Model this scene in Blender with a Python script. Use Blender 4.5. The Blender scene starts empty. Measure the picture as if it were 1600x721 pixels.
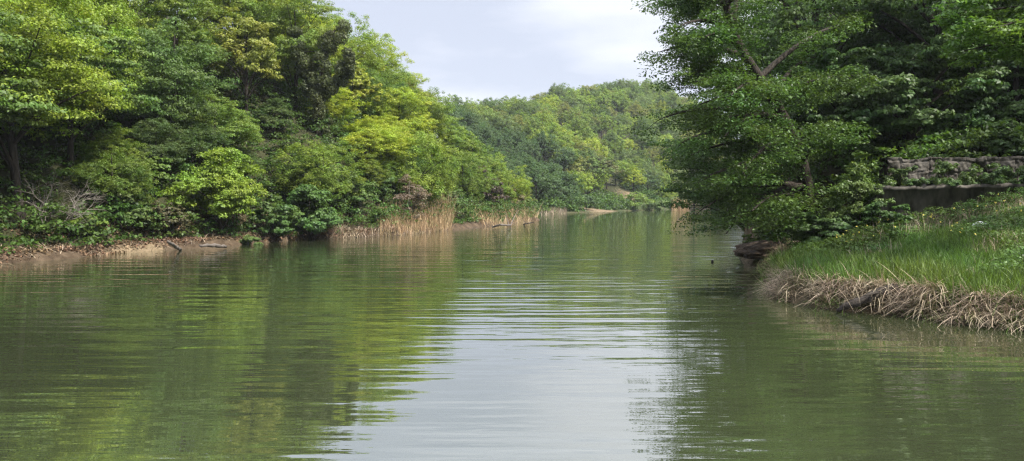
import bpy, math, random
import numpy as np
from mathutils import Vector
R = math.radians
PI = math.pi
sc = bpy.context.scene
COL = sc.collection

# ------------------------------------------------------------------ camera
EYE = 2.5; F = 1164.0; HZ = 313.0
cam_d = bpy.data.cameras.new('camera'); cam = bpy.data.objects.new('camera', cam_d); COL.objects.link(cam)
cam_d.sensor_width = 36; cam_d.lens = F / 1600 * 36; cam_d.clip_start = 0.1; cam_d.clip_end = 5000
cam.location = (0, 0, EYE); cam.rotation_euler = (R(90) - math.atan((360.5 - HZ) / F), 0, 0)
sc.camera = cam

# ------------------------------------------------------------------ light
SUN_EL, SUN_AZ = R(50), R(122)       # azimuth measured clockwise from +Y (straight ahead): sun high on the right
w = bpy.data.worlds.new('World'); sc.world = w; w.use_nodes = True
nt = w.node_tree; nt.nodes.clear()
def N(t, kind, **kw):
    n = t.nodes.new(kind)
    for k, v in kw.items(): setattr(n, k, v)
    return n
out = N(nt, 'ShaderNodeOutputWorld'); bg = N(nt, 'ShaderNodeBackground'); bg.inputs[1].default_value = 0.1
sky = N(nt, 'ShaderNodeTexSky', sky_type='NISHITA', sun_disc=False, sun_elevation=SUN_EL, sun_rotation=SUN_AZ)
sky.air_density = 1.0; sky.dust_density = 2.0; sky.altitude = 200
tc = N(nt, 'ShaderNodeTexCoord'); mp = N(nt, 'ShaderNodeMapping'); mp.inputs['Scale'].default_value = (1.6, 1.6, 6.0)
mp.inputs['Location'].default_value = (0.35, 0.1, 0.3)
no = N(nt, 'ShaderNodeTexNoise'); no.inputs['Scale'].default_value = 1.6; no.inputs['Detail'].default_value = 5; no.inputs['Roughness'].default_value = 0.5
rp = N(nt, 'ShaderNodeValToRGB'); rp.color_ramp.elements[0].position = 0.40; rp.color_ramp.elements[1].position = 0.60
rp.color_ramp.elements[0].color = (3.75, 4.0, 4.75, 1); rp.color_ramp.elements[1].color = (5.5, 5.6, 6.05, 1)
mx = N(nt, 'ShaderNodeMixRGB'); mx.inputs[0].default_value = 0.88
L = nt.links.new
L(tc.outputs['Generated'], mp.inputs[0]); L(mp.outputs[0], no.inputs['Vector']); L(no.outputs['Fac'], rp.inputs[0])
sx = N(nt, 'ShaderNodeSeparateXYZ'); ev = N(nt, 'ShaderNodeMapRange'); ev.inputs[1].default_value = 0.26; ev.inputs[2].default_value = 0.8; ev.inputs[3].default_value = 1.0; ev.inputs[4].default_value = 3.0
mu = N(nt, 'ShaderNodeVectorMath', operation='SCALE'); L(tc.outputs['Generated'], sx.inputs[0]); L(sx.outputs['Z'], ev.inputs[0]); L(rp.outputs[0], mu.inputs[0]); L(ev.outputs[0], mu.inputs['Scale'])   # thin bright cloud higher up
L(sky.outputs[0], mx.inputs[1]); L(mu.outputs[0], mx.inputs[2]); L(mx.outputs[0], bg.inputs[0]); L(bg.outputs[0], out.inputs[0])
sd_ = bpy.data.lights.new('sun', 'SUN'); sd_.energy = 5.0; sd_.angle = R(2.5); sd_.color = (1, 0.95, 0.86)
sun = bpy.data.objects.new('sun', sd_); COL.objects.link(sun)
to_sun = Vector((math.sin(SUN_AZ) * math.cos(SUN_EL), math.cos(SUN_AZ) * math.cos(SUN_EL), math.sin(SUN_EL)))
sun.rotation_euler = to_sun.to_track_quat('Z', 'Y').to_euler(); sun.location = to_sun * 60
sc.view_settings.view_transform = 'Standard'; sc.view_settings.look = 'None'; sc.view_settings.gamma = 1
sc.view_settings.use_curve_mapping = False; sc.view_settings.exposure = 0.93
sc.render.engine = 'CYCLES'
cy = sc.cycles; cy.max_bounces = 7; cy.diffuse_bounces = 3; cy.glossy_bounces = 3; cy.transmission_bounces = 4; cy.transparent_max_bounces = 4
cy.caustics_reflective = False; cy.caustics_refractive = False; cy.use_denoising = True
cy.sample_clamp_indirect = 4; cy.filter_width = 1.3
try: cy.denoiser = 'OPENIMAGEDENOISE'; cy.denoising_prefilter = 'NONE'
except Exception: pass

# ------------------------------------------------------------------ helpers
rng = np.random.default_rng(7)
def sm(t): t = np.clip(t, 0, 1); return t * t * (3 - 2 * t)
def px2x(px, d): return (px - 800) / F * d
def shore(px, py):
    d = EYE * F / (py - HZ); return (px2x(px, d), d)
def zat(py, d): return EYE + (HZ - py) / F * d
def hash2(ix, iy, s):
    n = np.sin(ix * 127.1 + iy * 311.7 + s * 74.7) * 43758.5453
    return n - np.floor(n)
def vnoise(x, y, s=0.0):
    ix, iy = np.floor(x), np.floor(y); fx, fy = x - ix, y - iy
    fx, fy = fx * fx * (3 - 2 * fx), fy * fy * (3 - 2 * fy)
    a, b = hash2(ix, iy, s), hash2(ix + 1, iy, s); c, d = hash2(ix, iy + 1, s), hash2(ix + 1, iy + 1, s)
    return (a * (1 - fx) + b * fx) * (1 - fy) + (c * (1 - fx) + d * fx) * fy - 0.5
def nrm(v): return v / np.maximum(np.linalg.norm(v, axis=-1, keepdims=True), 1e-9)

def mesh_np(name, V, quads=None, tris=None, mat=None, smooth=False, fattr=None, vcol=None):
    me = bpy.data.meshes.new(name)
    V = np.asarray(V, dtype=np.float32).reshape(-1, 3)
    loops, starts, n = [], [], 0
    if quads is not None and len(quads):
        q = np.asarray(quads, dtype=np.int32).reshape(-1, 4); loops.append(q.ravel()); starts.append(np.arange(len(q)) * 4); n = len(q) * 4
    if tris is not None and len(tris):
        t = np.asarray(tris, dtype=np.int32).reshape(-1, 3); loops.append(t.ravel()); starts.append(n + np.arange(len(t)) * 3)
    lp = np.concatenate(loops); st = np.concatenate(starts).astype(np.int32)
    me.vertices.add(len(V)); me.vertices.foreach_set('co', V.ravel())
    me.loops.add(len(lp)); me.loops.foreach_set('vertex_index', lp)
    me.polygons.add(len(st)); me.polygons.foreach_set('loop_start', st)
    if smooth: me.polygons.foreach_set('use_smooth', np.ones(len(st), dtype=bool))
    me.update(calc_edges=True)
    if fattr is not None:
        a = me.attributes.new('rnd', 'FLOAT', 'FACE'); a.data.foreach_set('value', np.asarray(fattr, dtype=np.float32))
    if vcol is not None:
        a = me.attributes.new('soil', 'FLOAT_COLOR', 'POINT')
        a.data.foreach_set('color', np.asarray(vcol, dtype=np.float32).ravel())
    if mat: me.materials.append(mat)
    me.validate(verbose=False)
    return me
def link(name, me, parent=None, loc=None):
    o = bpy.data.objects.new(name, me); COL.objects.link(o)
    if parent: o.parent = parent
    if loc is not None: o.location = loc
    return o
def tag(o, label=None, cat=None, group=None, kind=None):
    if label: o['label'] = label
    if cat: o['category'] = cat
    if group: o['group'] = group
    if kind: o['kind'] = kind
    return o
def empty(name, loc, rz=0, s=1.0):
    o = bpy.data.objects.new(name, None); COL.objects.link(o); o.location = loc; o.rotation_euler = (0, 0, rz)
    o.scale = (s, s, s) if not isinstance(s, tuple) else s; o.empty_display_size = 0.3
    return o
def copy_tree(o, parent=None):
    c = o.copy(); COL.objects.link(c)
    if parent: c.parent = parent
    for ch in list(o.children): copy_tree(ch, c)
    return c

# ------------------------------------------------------------------ materials
def mat_new(name):
    m = bpy.data.materials.new(name); m.use_nodes = True; m.node_tree.nodes.clear(); return m, m.node_tree
def leaf_mat(name, use_obj=True, col=(0.07, 0.12, 0.03), trans=0.36, var=0.5, spec=0.3, trcol=(1.25, 1.25, 0.6)):
    m, t = mat_new(name); L = t.links.new
    o = N(t, 'ShaderNodeOutputMaterial'); p = N(t, 'ShaderNodeBsdfPrincipled'); tr = N(t, 'ShaderNodeBsdfTranslucent'); mix = N(t, 'ShaderNodeMixShader')
    p.inputs['Roughness'].default_value = 0.5; p.inputs['Specular IOR Level'].default_value = spec
    mix.inputs[0].default_value = trans
    at = N(t, 'ShaderNodeAttribute', attribute_name='rnd')
    tc = N(t, 'ShaderNodeTexCoord'); no = N(t, 'ShaderNodeTexNoise'); no.inputs['Scale'].default_value = 0.55; no.inputs['Detail'].default_value = 2
    mr = N(t, 'ShaderNodeMapRange'); mr.inputs[1].default_value = 0; mr.inputs[2].default_value = 1; mr.inputs[3].default_value = 1 - var; mr.inputs[4].default_value = 1 + var
    hs = N(t, 'ShaderNodeHueSaturation')
    mh = N(t, 'ShaderNodeMapRange'); mh.inputs[1].default_value = 0.3; mh.inputs[2].default_value = 0.7; mh.inputs[3].default_value = 0.477; mh.inputs[4].default_value = 0.523
    L(tc.outputs['Object'], no.inputs['Vector']); L(no.outputs['Fac'], mh.inputs[0]); L(mh.outputs[0], hs.inputs['Hue'])
    L(at.outputs['Fac'], mr.inputs[0]); L(mr.outputs[0], hs.inputs['Value'])
    if use_obj:
        oi = N(t, 'ShaderNodeObjectInfo'); L(oi.outputs['Color'], hs.inputs['Color'])
    else: hs.inputs['Color'].default_value = (*col, 1)
    mu = N(t, 'ShaderNodeMixRGB', blend_type='MULTIPLY'); mu.inputs[0].default_value = 1; mu.inputs[2].default_value = (*trcol, 1)
    L(hs.outputs[0], p.inputs['Base Color']); L(hs.outputs[0], mu.inputs[1]); L(mu.outputs[0], tr.inputs['Color'])
    L(p.outputs[0], mix.inputs[1]); L(tr.outputs[0], mix.inputs[2]); L(mix.outputs[0], o.inputs[0])
    return m
def rough_mat(name, c1, c2, scale=3.0, bump=0.3, rough=0.9, stretch=(1, 1, 1), detail=6, bdist=0.05):
    m, t = mat_new(name); L = t.links.new
    o = N(t, 'ShaderNodeOutputMaterial'); p = N(t, 'ShaderNodeBsdfPrincipled'); p.inputs['Roughness'].default_value = rough; p.inputs['Specular IOR Level'].default_value = 0.2
    tc = N(t, 'ShaderNodeTexCoord'); mp = N(t, 'ShaderNodeMapping'); mp.inputs['Scale'].default_value = stretch
    no = N(t, 'ShaderNodeTexNoise'); no.inputs['Scale'].default_value = scale; no.inputs['Detail'].default_value = detail; no.inputs['Roughness'].default_value = 0.65
    rp = N(t, 'ShaderNodeValToRGB'); rp.color_ramp.elements[0].position = 0.32; rp.color_ramp.elements[1].position = 0.68
    rp.color_ramp.elements[0].color = (*c1, 1); rp.color_ramp.elements[1].color = (*c2, 1)
    b = N(t, 'ShaderNodeBump'); b.inputs['Strength'].default_value = bump; b.inputs['Distance'].default_value = bdist
    L(tc.outputs['Object'], mp.inputs[0]); L(mp.outputs[0], no.inputs['Vector']); L(no.outputs['Fac'], rp.inputs[0]); L(rp.outputs[0], p.inputs['Base Color'])
    L(no.outputs['Fac'], b.inputs['Height']); L(b.outputs[0], p.inputs['Normal']); L(p.outputs[0], o.inputs[0])
    return m
M_LEAF = leaf_mat('leaf_green')
M_BARK = rough_mat('bark', (0.016, 0.013, 0.010), (0.055, 0.045, 0.036), 6, 0.8, stretch=(3, 3, 0.6))
M_DEAD = rough_mat('grey_dead_wood', (0.12, 0.10, 0.085), (0.32, 0.29, 0.25), 8, 0.6, stretch=(3, 3, 1))
M_LOG = rough_mat('weathered_log', (0.05, 0.04, 0.035), (0.22, 0.19, 0.16), 9, 0.9, stretch=(1, 5, 5))
M_DARKLOG = rough_mat('wet_dark_log', (0.012, 0.010, 0.008), (0.085, 0.07, 0.058), 14, 1.0, 0.7, stretch=(1, 1, 5))
M_SOIL = rough_mat('bank_soil', (0.045, 0.033, 0.024), (0.15, 0.11, 0.08), 5, 1.0, bdist=0.15)
M_STRAW = leaf_mat('dry_straw', False, (0.33, 0.265, 0.19), 0.2, 0.75, 0.2, (1, 1, 0.9))
M_REED = leaf_mat('dry_reed', False, (0.43, 0.31, 0.18), 0.25, 0.4, 0.2, (1, 1, 0.9))
M_GRASS = leaf_mat('grass_blade', False, (0.092, 0.155, 0.030), 0.35, 0.55)
M_WEED = leaf_mat('weed_leaf', False, (0.085, 0.15, 0.034), 0.35, 0.5)
M_UNDER = leaf_mat('undergrowth_leaf', False, (0.07, 0.125, 0.028), 0.4, 0.55)
M_YELLOW = leaf_mat('yellow_petal', False, (0.62, 0.56, 0.12), 0.25, 0.15)

# ------------------------------------------------------------------ lake outline and terrain
pl = []   # (x, y, type of the shore from this point on)
for px, py in [(0, 414), (70, 407), (140, 401), (240, 392), (320, 387), (400, 381), (480, 374), (520, 373), (620, 368), (700, 360), (780, 352), (838, 345)]:
    pl.append((*shore(px, py), 'L'))
tip = pl[-1]
lake = [(-30, 8, 'L'), (-24, 19, 'L')] + pl + [(tip[0] + 0.8, tip[1] + 4, 'L'), (-3, 100, 'L'), (-14, 112, 'L'), (-34, 122, 'L'), (-60, 124, 'F'), (-58, 134, 'F'), (-30, 134, 'F'), (-8, 130, 'F')]
for px, py in [(850, 335.5), (880, 334), (930, 331.5), (960, 330.6), (1000, 329.3), (1050, 327.5), (1090, 326.3)]:
    lake.append((*shore(px, py), 'F'))
lake += [(75, 232, 'R'), (60, 190, 'R'), (44, 130, 'R'), (30, 85, 'R'), (19.5, 55, 'R')]
for px, py in [(1180, 383), (1166, 402), (1183, 425), (1190, 441), (1220, 468), (1300, 484), (1400, 492), (1500, 507), (1600, 517)]:
    lake.append((*shore(px, py), 'R'))
lake += [(13, 11, 'R'), (17, 6, 'R'), (22, -20, 'R'), (18, -60, 'L'), (-35, -60, 'L')]
LP = np.array([(a, b) for a, b, _ in lake]); LT = [c for *_, c in lake]
def lake_dist(x, y):
    x = np.asarray(x, float); y = np.asarray(y, float)
    ds = {'L': np.full(x.shape, 1e9), 'F': np.full(x.shape, 1e9), 'R': np.full(x.shape, 1e9)}
    inside = np.zeros(x.shape, bool)
    for i in range(len(LP)):
        ax, ay = LP[i]; bx, by = LP[(i + 1) % len(LP)]
        ex, ey = bx - ax, by - ay
        t = np.clip(((x - ax) * ex + (y - ay) * ey) / (ex * ex + ey * ey), 0, 1)
        d = np.hypot(x - ax - t * ex, y - ay - t * ey)
        ds[LT[i]] = np.minimum(ds[LT[i]], d)
        c = (ay > y) != (by > y)
        with np.errstate(divide='ignore', invalid='ignore'):
            xi = ax + (y - ay) * ex / (ey if ey != 0 else 1e-9)
        inside ^= c & (x < xi)
    d = np.minimum(np.minimum(ds['L'], ds['F']), ds['R'])
    return np.where(inside, -d, d), ds
WALL_Y = 24.2
def ground(x, y):
    x = np.asarray(x, float); y = np.asarray(y, float)
    wob = 0.9 * vnoise(x * 0.38, y * 0.38, 17) * (y > 26) + 0.35 * vnoise(x * 0.9, y * 0.9, 1) + 0.25 * vnoise(x * 2.3, y * 2.3, 2)
    sd, ds = lake_dist(x, y)
    near = np.clip(1 - np.abs(sd) / 60, 0, 1)
    s = sd + wob * near
    # left slope
    e = np.maximum(s - 1.5, 0) * (1 - 0.68 * sm((x + 15) / 13) * sm((y - 55) / 20))
    hL = 0.34 * sm(s / 0.6) + 0.14 * np.clip(s, 0, 1.5) + 36 * (1 - np.exp(-1.22 * e / 36)) + 0.9 * vnoise(x * 0.12, y * 0.12, 3) * sm(e / 5)
    # far hill
    G = 61 * np.exp(-np.abs((x - 40) / np.where(x < 40, 54, 50)) ** 2.4)
    hF = 0.3 * sm(s / 1.2) + G * sm((s - 2) / 88) ** 0.9 + 3.0 * sm(1.5 - np.hypot(x - 30.5, (y - 194) * 1.0) / 7) + 10 * sm((y - 300) / 60) * np.exp(-((x + 30) / 90) ** 2) + 3.0 * vnoise(x * 0.045, y * 0.045, 4) * sm(s / 30) + 9 * sm((s - 2) / 60)
    # right bank, terrace behind the wall, wooded slope
    hR = 0.36 * sm(s / 0.5) + 0.24 * np.clip(s, 0, 8) + 0.1 * vnoise(x * 1.3, y * 1.3, 5) * sm(s / 2)
    T = sm((x - 10.6) / 2.2)
    yy = y - WALL_Y - 0.15
    hR = hR + T * (1.35 * sm(yy / 0.5)) + T * (0.5 * np.clip(yy - 2.0, 0, 9) + 0.03 * np.clip(yy - 11, 0, 60)) + 0.4 * np.clip(x - 21, 0, 35) * sm((x - 18) / 8)
    hR = hR * sm((40 + 400 - np.abs(s)) / 400) + 0
    wl, wf, wr = (1 / (ds[k] + 1) ** 4 for k in 'LFR')
    h = (hL * wl + hF * wf + hR * wr) / (wl + wf + wr)
    bed = np.maximum(-0.12 - 0.45 * np.abs(s), -3)
    return np.where(s > 0, h, np.where(s > -0.3, bed * np.clip(-s / 0.3, 0, 1), bed)), sd, ds
def gz(x, y): return float(ground(np.array([x]), np.array([y]))[0][0])

xs = np.unique(np.concatenate([np.linspace(-700, -110, 16), np.arange(-110, -32, 4), np.arange(-32, 24, 0.4), np.arange(24, 130, 3.5), np.linspace(130, 700, 16)]))
ys = np.unique(np.concatenate([np.linspace(-700, -60, 12), np.arange(-60, 8, 4), np.arange(8, 52, 0.4), np.arange(52, 125, 0.9), np.arange(125, 370, 3.5), np.linspace(370, 800, 14)]))
GX, GY = np.meshgrid(xs, ys); H, SD, DS = ground(GX.ravel(), GY.ravel())
nx, ny = len(xs), len(ys)
idx = np.arange(nx * ny).reshape(ny, nx)
Q = np.stack([idx[:-1, :-1], idx[:-1, 1:], idx[1:, 1:], idx[1:, :-1]], -1).reshape(-1, 4)
V = np.stack([GX.ravel(), GY.ravel(), H], 1)
# soil kinds: r = bare earth / sand, g = grass, b = path-like pale sand
bare = np.clip(1.2 - np.abs(SD) / 1.6, 0, 1) * (DS['R'] > 3) + 0.7 * np.clip(1.2 - np.abs(SD) / 0.5, 0, 1) * (DS['R'] <= 3)
gx, gy = GX.ravel(), GY.ravel()
SPIT = shore(945, 331.2); CLR = (30.3, 189)
sand = np.clip(1.3 - np.hypot((gx - SPIT[0]) / 8, (gy - SPIT[1] - 2) / 7), 0, 1) + np.clip(1.3 - np.hypot((gx - CLR[0] + 0.5) / 2.9, (gy - CLR[1] - 1) / 4.0), 0, 1) + 0.8 * np.clip(1.2 - np.abs(SD) / 0.8, 0, 1) * (DS['L'] < 3) * (np.abs(800 + gx / np.maximum(gy, 1) * F - 200) < 60)
grassy = (DS['R'] < DS['L']) * (gy < WALL_Y + 1) * sm((SD - 0.4) / 0.6) + (DS['F'] < 6) * 0.4
vc = np.stack([np.clip(bare, 0, 1), np.clip(grassy, 0, 1), np.clip(sand, 0, 1), np.ones_like(bare)], 1)
m, t = mat_new('ground_soil'); L = t.links.new
o_ = N(t, 'ShaderNodeOutputMaterial'); p = N(t, 'ShaderNodeBsdfPrincipled'); p.inputs['Roughness'].default_value = 0.95; p.inputs['Specular IOR Level'].default_value = 0.1
at = N(t, 'ShaderNodeAttribute', attribute_name='soil'); sp = N(t, 'ShaderNodeSeparateColor')
tc = N(t, 'ShaderNodeTexCoord'); no = N(t, 'ShaderNodeTexNoise'); no.inputs['Scale'].default_value = 2.2; no.inputs['Detail'].default_value = 9; no.inputs['Roughness'].default_value = 0.7
def ramp(c1, c2):
    r = N(t, 'ShaderNodeValToRGB'); r.color_ramp.elements[0].position = 0.35; r.color_ramp.elements[1].position = 0.65
    r.color_ramp.elements[0].color = (*c1, 1); r.color_ramp.elements[1].color = (*c2, 1); L(no.outputs['Fac'], r.inputs[0]); return r
r0 = ramp((0.022, 0.026, 0.012), (0.055, 0.055, 0.026)); r1 = ramp((0.035, 0.024, 0.015), (0.11, 0.08, 0.053)); r2 = ramp((0.03, 0.06, 0.015), (0.06, 0.11, 0.03)); r3 = ramp((0.11, 0.085, 0.05), (0.22, 0.165, 0.105))
L(tc.outputs['Object'], no.inputs['Vector']); L(at.outputs['Color'], sp.inputs[0])
prev = r0.outputs[0]
for ch, rr in (('Red', r1), ('Green', r2), ('Blue', r3)):
    a = N(t, 'ShaderNodeMath', operation='ADD'); a.use_clamp = True
    b_ = N(t, 'ShaderNodeMath', operation='MULTIPLY_ADD'); b_.inputs[1].default_value = 1.6; b_.inputs[2].default_value = -0.8
    L(no.outputs['Fac'], b_.inputs[0])
    g_ = N(t, 'ShaderNodeMath', operation='MULTIPLY_ADD'); g_.inputs[1].default_value = 2.0; g_.inputs[2].default_value = -0.5; L(sp.outputs[ch], g_.inputs[0])
    L(g_.outputs[0], a.inputs[0]); L(b_.outputs[0], a.inputs[1])
    x_ = N(t, 'ShaderNodeMixRGB'); L(a.outputs[0], x_.inputs[0]); L(prev, x_.inputs[1]); L(rr.outputs[0], x_.inputs[2]); prev = x_.outputs[0]
bp = N(t, 'ShaderNodeBump'); bp.inputs['Strength'].default_value = 0.8; bp.inputs['Distance'].default_value = 0.12; L(no.outputs['Fac'], bp.inputs['Height'])
L(bp.outputs[0], p.inputs['Normal']); L(prev, p.inputs['Base Color']); L(p.outputs[0], o_.inputs[0])
tag(link('ground', mesh_np('ground', V, quads=Q, mat=m, smooth=True, vcol=vc)), 'hilly ground and banks round the lake', 'ground', kind='structure')

# ------------------------------------------------------------------ air
HAZE = 0.00021
def haze_box():
    x0, x1, y0, y1, z0, z1 = -705, 705, -705, 805, -6, 95
    V = [(x, y, z) for z in (z0, z1) for y in (y0, y1) for x in (x0, x1)]
    q = [(0, 2, 3, 1), (4, 5, 7, 6), (0, 1, 5, 4), (2, 6, 7, 3), (0, 4, 6, 2), (1, 3, 7, 5)]
    m, t = mat_new('haze_air'); o = N(t, 'ShaderNodeOutputMaterial'); v = N(t, 'ShaderNodeVolumePrincipled')
    v.inputs['Color'].default_value = (0.85, 0.92, 1.0, 1); v.inputs['Density'].default_value = HAZE; v.inputs['Anisotropy'].default_value = 0.2
    t.links.new(v.outputs[0], o.inputs['Volume'])
    tag(link('haze', mesh_np('haze', V, quads=q, mat=m)), 'thin pale air haze over the whole valley', 'haze', kind='stuff')
haze_box()
# ------------------------------------------------------------------ water
m, t = mat_new('lake_water'); L = t.links.new
o_ = N(t, 'ShaderNodeOutputMaterial'); df = N(t, 'ShaderNodeBsdfDiffuse'); gl = N(t, 'ShaderNodeBsdfGlossy'); mix = N(t, 'ShaderNodeMixShader'); fr = N(t, 'ShaderNodeFresnel')
fr.inputs[0].default_value = 1.62; gl.inputs['Roughness'].default_value = 0.015; gl.inputs['Color'].default_value = (0.97, 0.97, 0.97, 1)
df.inputs['Color'].default_value = (0.037, 0.046, 0.021, 1)
tc = N(t, 'ShaderNodeTexCoord')
def wn(scale, sx, sy, rot, detail=1.5, rough=0.4):
    mp = N(t, 'ShaderNodeMapping'); mp.inputs['Scale'].default_value = (sx, sy, 1); mp.inputs['Rotation'].default_value = (0, 0, R(rot))
    n = N(t, 'ShaderNodeTexNoise'); n.inputs['Scale'].default_value = scale; n.inputs['Detail'].default_value = detail; n.inputs['Roughness'].default_value = rough
    L(tc.outputs['Object'], mp.inputs[0]); L(mp.outputs[0], n.inputs['Vector']); return n
def mth(op, a, b):
    n = N(t, 'ShaderNodeMath', operation=op)
    for i, v in enumerate((a, b)):
        if isinstance(v, (int, float)): n.inputs[i].default_value = v
        else: L(v, n.inputs[i])
    return n.outputs[0]
swell = wn(1.0, 0.2, 2.0, 2).outputs['Fac']          # long low crests running across the view
chop = wn(1.0, 0.9, 5.0, -6, 2).outputs['Fac']
fine = wn(1.0, 4.0, 10.0, 5, 2).outputs['Fac']
patch = wn(0.075, 1, 1.6, 0, 2).outputs['Fac']
mr = N(t, 'ShaderNodeMapRange'); mr.inputs[1].default_value = 0.38; mr.inputs[2].default_value = 0.62; mr.inputs[3].default_value = 0.3; mr.inputs[4].default_value = 1.0; L(patch, mr.inputs[0])
mid = wn(1.0, 0.4, 3.4, -2, 1).outputs['Fac']
sy = N(t, 'ShaderNodeSeparateXYZ'); L(tc.outputs['Object'], sy.inputs[0]); wy = N(t, 'ShaderNodeMapRange', interpolation_type='SMOOTHSTEP'); L(sy.outputs['Y'], wy.inputs[0])
wy.inputs[1].default_value = 8; wy.inputs[2].default_value = 19; wy.inputs[3].default_value = 0.6; wy.inputs[4].default_value = 1.55      # calmer water close in
h = mth('ADD', mth('ADD', mth('MULTIPLY', mth('MULTIPLY', swell, wy.outputs[0]), 0.018), mth('MULTIPLY', mid, 0.006)), mth('ADD', mth('MULTIPLY', mth('MULTIPLY', chop, mr.outputs[0]), 0.0065), mth('MULTIPLY', mth('MULTIPLY', fine, mr.outputs[0]), 0.0005)))
bp = N(t, 'ShaderNodeBump'); bp.inputs['Strength'].default_value = 1; bp.inputs['Distance'].default_value = 1; L(h, bp.inputs['Height'])
L(bp.outputs[0], gl.inputs['Normal']); L(bp.outputs[0], fr.inputs['Normal']); L(mth('POWER', fr.outputs[0], 0.48), mix.inputs[0]); L(df.outputs[0], mix.inputs[1]); L(gl.outputs[0], mix.inputs[2]); L(mix.outputs[0], o_.inputs[0])
tag(link('water', mesh_np('water', [(-75, -65, 0), (110, -65, 0), (110, 255, 0), (-75, 255, 0)], quads=[(0, 1, 2, 3)], mat=m)), 'calm murky green lake water with low ripples', 'water', kind='structure')

# ------------------------------------------------------------------ vegetation builders
def leaves_np(P, Nn, size, r, aspect=0.55, jit=0.35):
    """rhombic folded leaves at P facing Nn -> verts, quads, per-face random"""
    n = len(P); Nn = nrm(Nn)
    a = nrm(np.cross(Nn, r.normal(size=(n, 3)))); b = np.cross(Nn, a)
    s = size * (1 + jit * r.uniform(-1, 1, n))[:, None]
    v0 = P - a * s * 0.5; v2 = P + a * s * 0.5 - Nn * s * 0.12
    v1 = P + b * s * aspect * 0.5 + Nn * s * 0.08 - a * s * 0.05; v3 = P - b * s * aspect * 0.5 + Nn * s * 0.08 - a * s * 0.05
    V = np.stack([v0, v1, v2, v3], 1).reshape(-1, 3)
    return V, np.arange(4 * n).reshape(-1, 4), r.uniform(0, 1, n)
def sph(n, r, zmin=-1.0):
    z = r.uniform(zmin, 1, n); a = r.uniform(0, 2 * PI, n); q = np.sqrt(1 - z * z)
    return np.stack([q * np.cos(a), q * np.sin(a), z], 1)
def tube(pts, rad, sides=6):
    pts = np.asarray(pts, float); n = len(pts); rad = np.asarray(rad, float)
    tg = nrm(np.gradient(pts, axis=0)); ref = np.array([0.3, 0.9, 0.2])
    a = nrm(np.cross(tg, ref)); b = np.cross(tg, a)
    th = np.arange(sides) * 2 * PI / sides
    ring = pts[:, None, :] + rad[:, None, None] * (np.cos(th)[None, :, None] * a[:, None, :] + np.sin(th)[None, :, None] * b[:, None, :])
    i = np.arange(n - 1)[:, None] * sides; j = np.arange(sides)[None, :]; k = (j + 1) % sides
    q = np.stack([i + j, i + k, i + sides + k, i + sides + j], -1).reshape(-1, 4)
    return ring.reshape(-1, 3), q
def merge(parts):
    Vs, Qs, o = [], [], 0
    for v, q in parts: Vs.append(v); Qs.append(q + o); o += len(v)
    return np.concatenate(Vs), np.concatenate(Qs)
def bez(a, b, c, n=6):
    t = np.linspace(0, 1, n)[:, None]; return (1 - t) ** 2 * a + 2 * t * (1 - t) * b + t * t * c
def crown_leaves(r, Rr, z0, H, n1, n2, n3, leaf, flat=0.5, zmin=-0.45, spread=0.34, lump=0.3, shell=0.3, r2k=1.0):
    zc = z0 + (H - z0) * 0.42; up = H - zc; dn = zc - z0
    D = sph(n1, r, zmin)
    k = 1 + lump * np.sin(D[:, 0] * 3.1 + r.uniform(0, 6)) * np.cos(D[:, 1] * 2.7 + r.uniform(0, 6)) + lump * 0.6 * r.uniform(-1, 1, n1)
    rr = (r.uniform(0.35, 1, n1) ** 0.5) * k
    C1 = D * rr[:, None] * np.array([Rr, Rr, 1]) * np.stack([np.ones(n1), np.ones(n1), np.where(D[:, 2] > 0, up, dn)], 1) * 0.86
    C1[:, 2] += zc
    d2 = sph(n1 * n2, r, -0.7); r1 = Rr * spread * (0.7 + 0.6 * r.uniform(0, 1, n1 * n2))
    C2 = np.repeat(C1, n2, 0) + d2 * r1[:, None] * np.array([1, 1, flat]) * r.uniform(shell, 1, n1 * n2)[:, None]
    d3 = sph(n1 * n2 * n3, r, -0.5); r2 = Rr * spread * 0.42 * r2k
    P = np.repeat(C2, n3, 0) + d3 * r2 * np.array([1, 1, flat]) * r.uniform(0.45, 1.05, len(d3))[:, None]
    out = nrm(P - np.array([0, 0, zc * 0.9]))
    Nn = 0.85 * d3 + 0.35 * out + np.array([0, 0, 0.4]) + 0.33 * r.normal(size=P.shape)
    m_ = P[:, 2] > 0.05 * H * 0
    return P[m_], Nn[m_], C1
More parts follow.
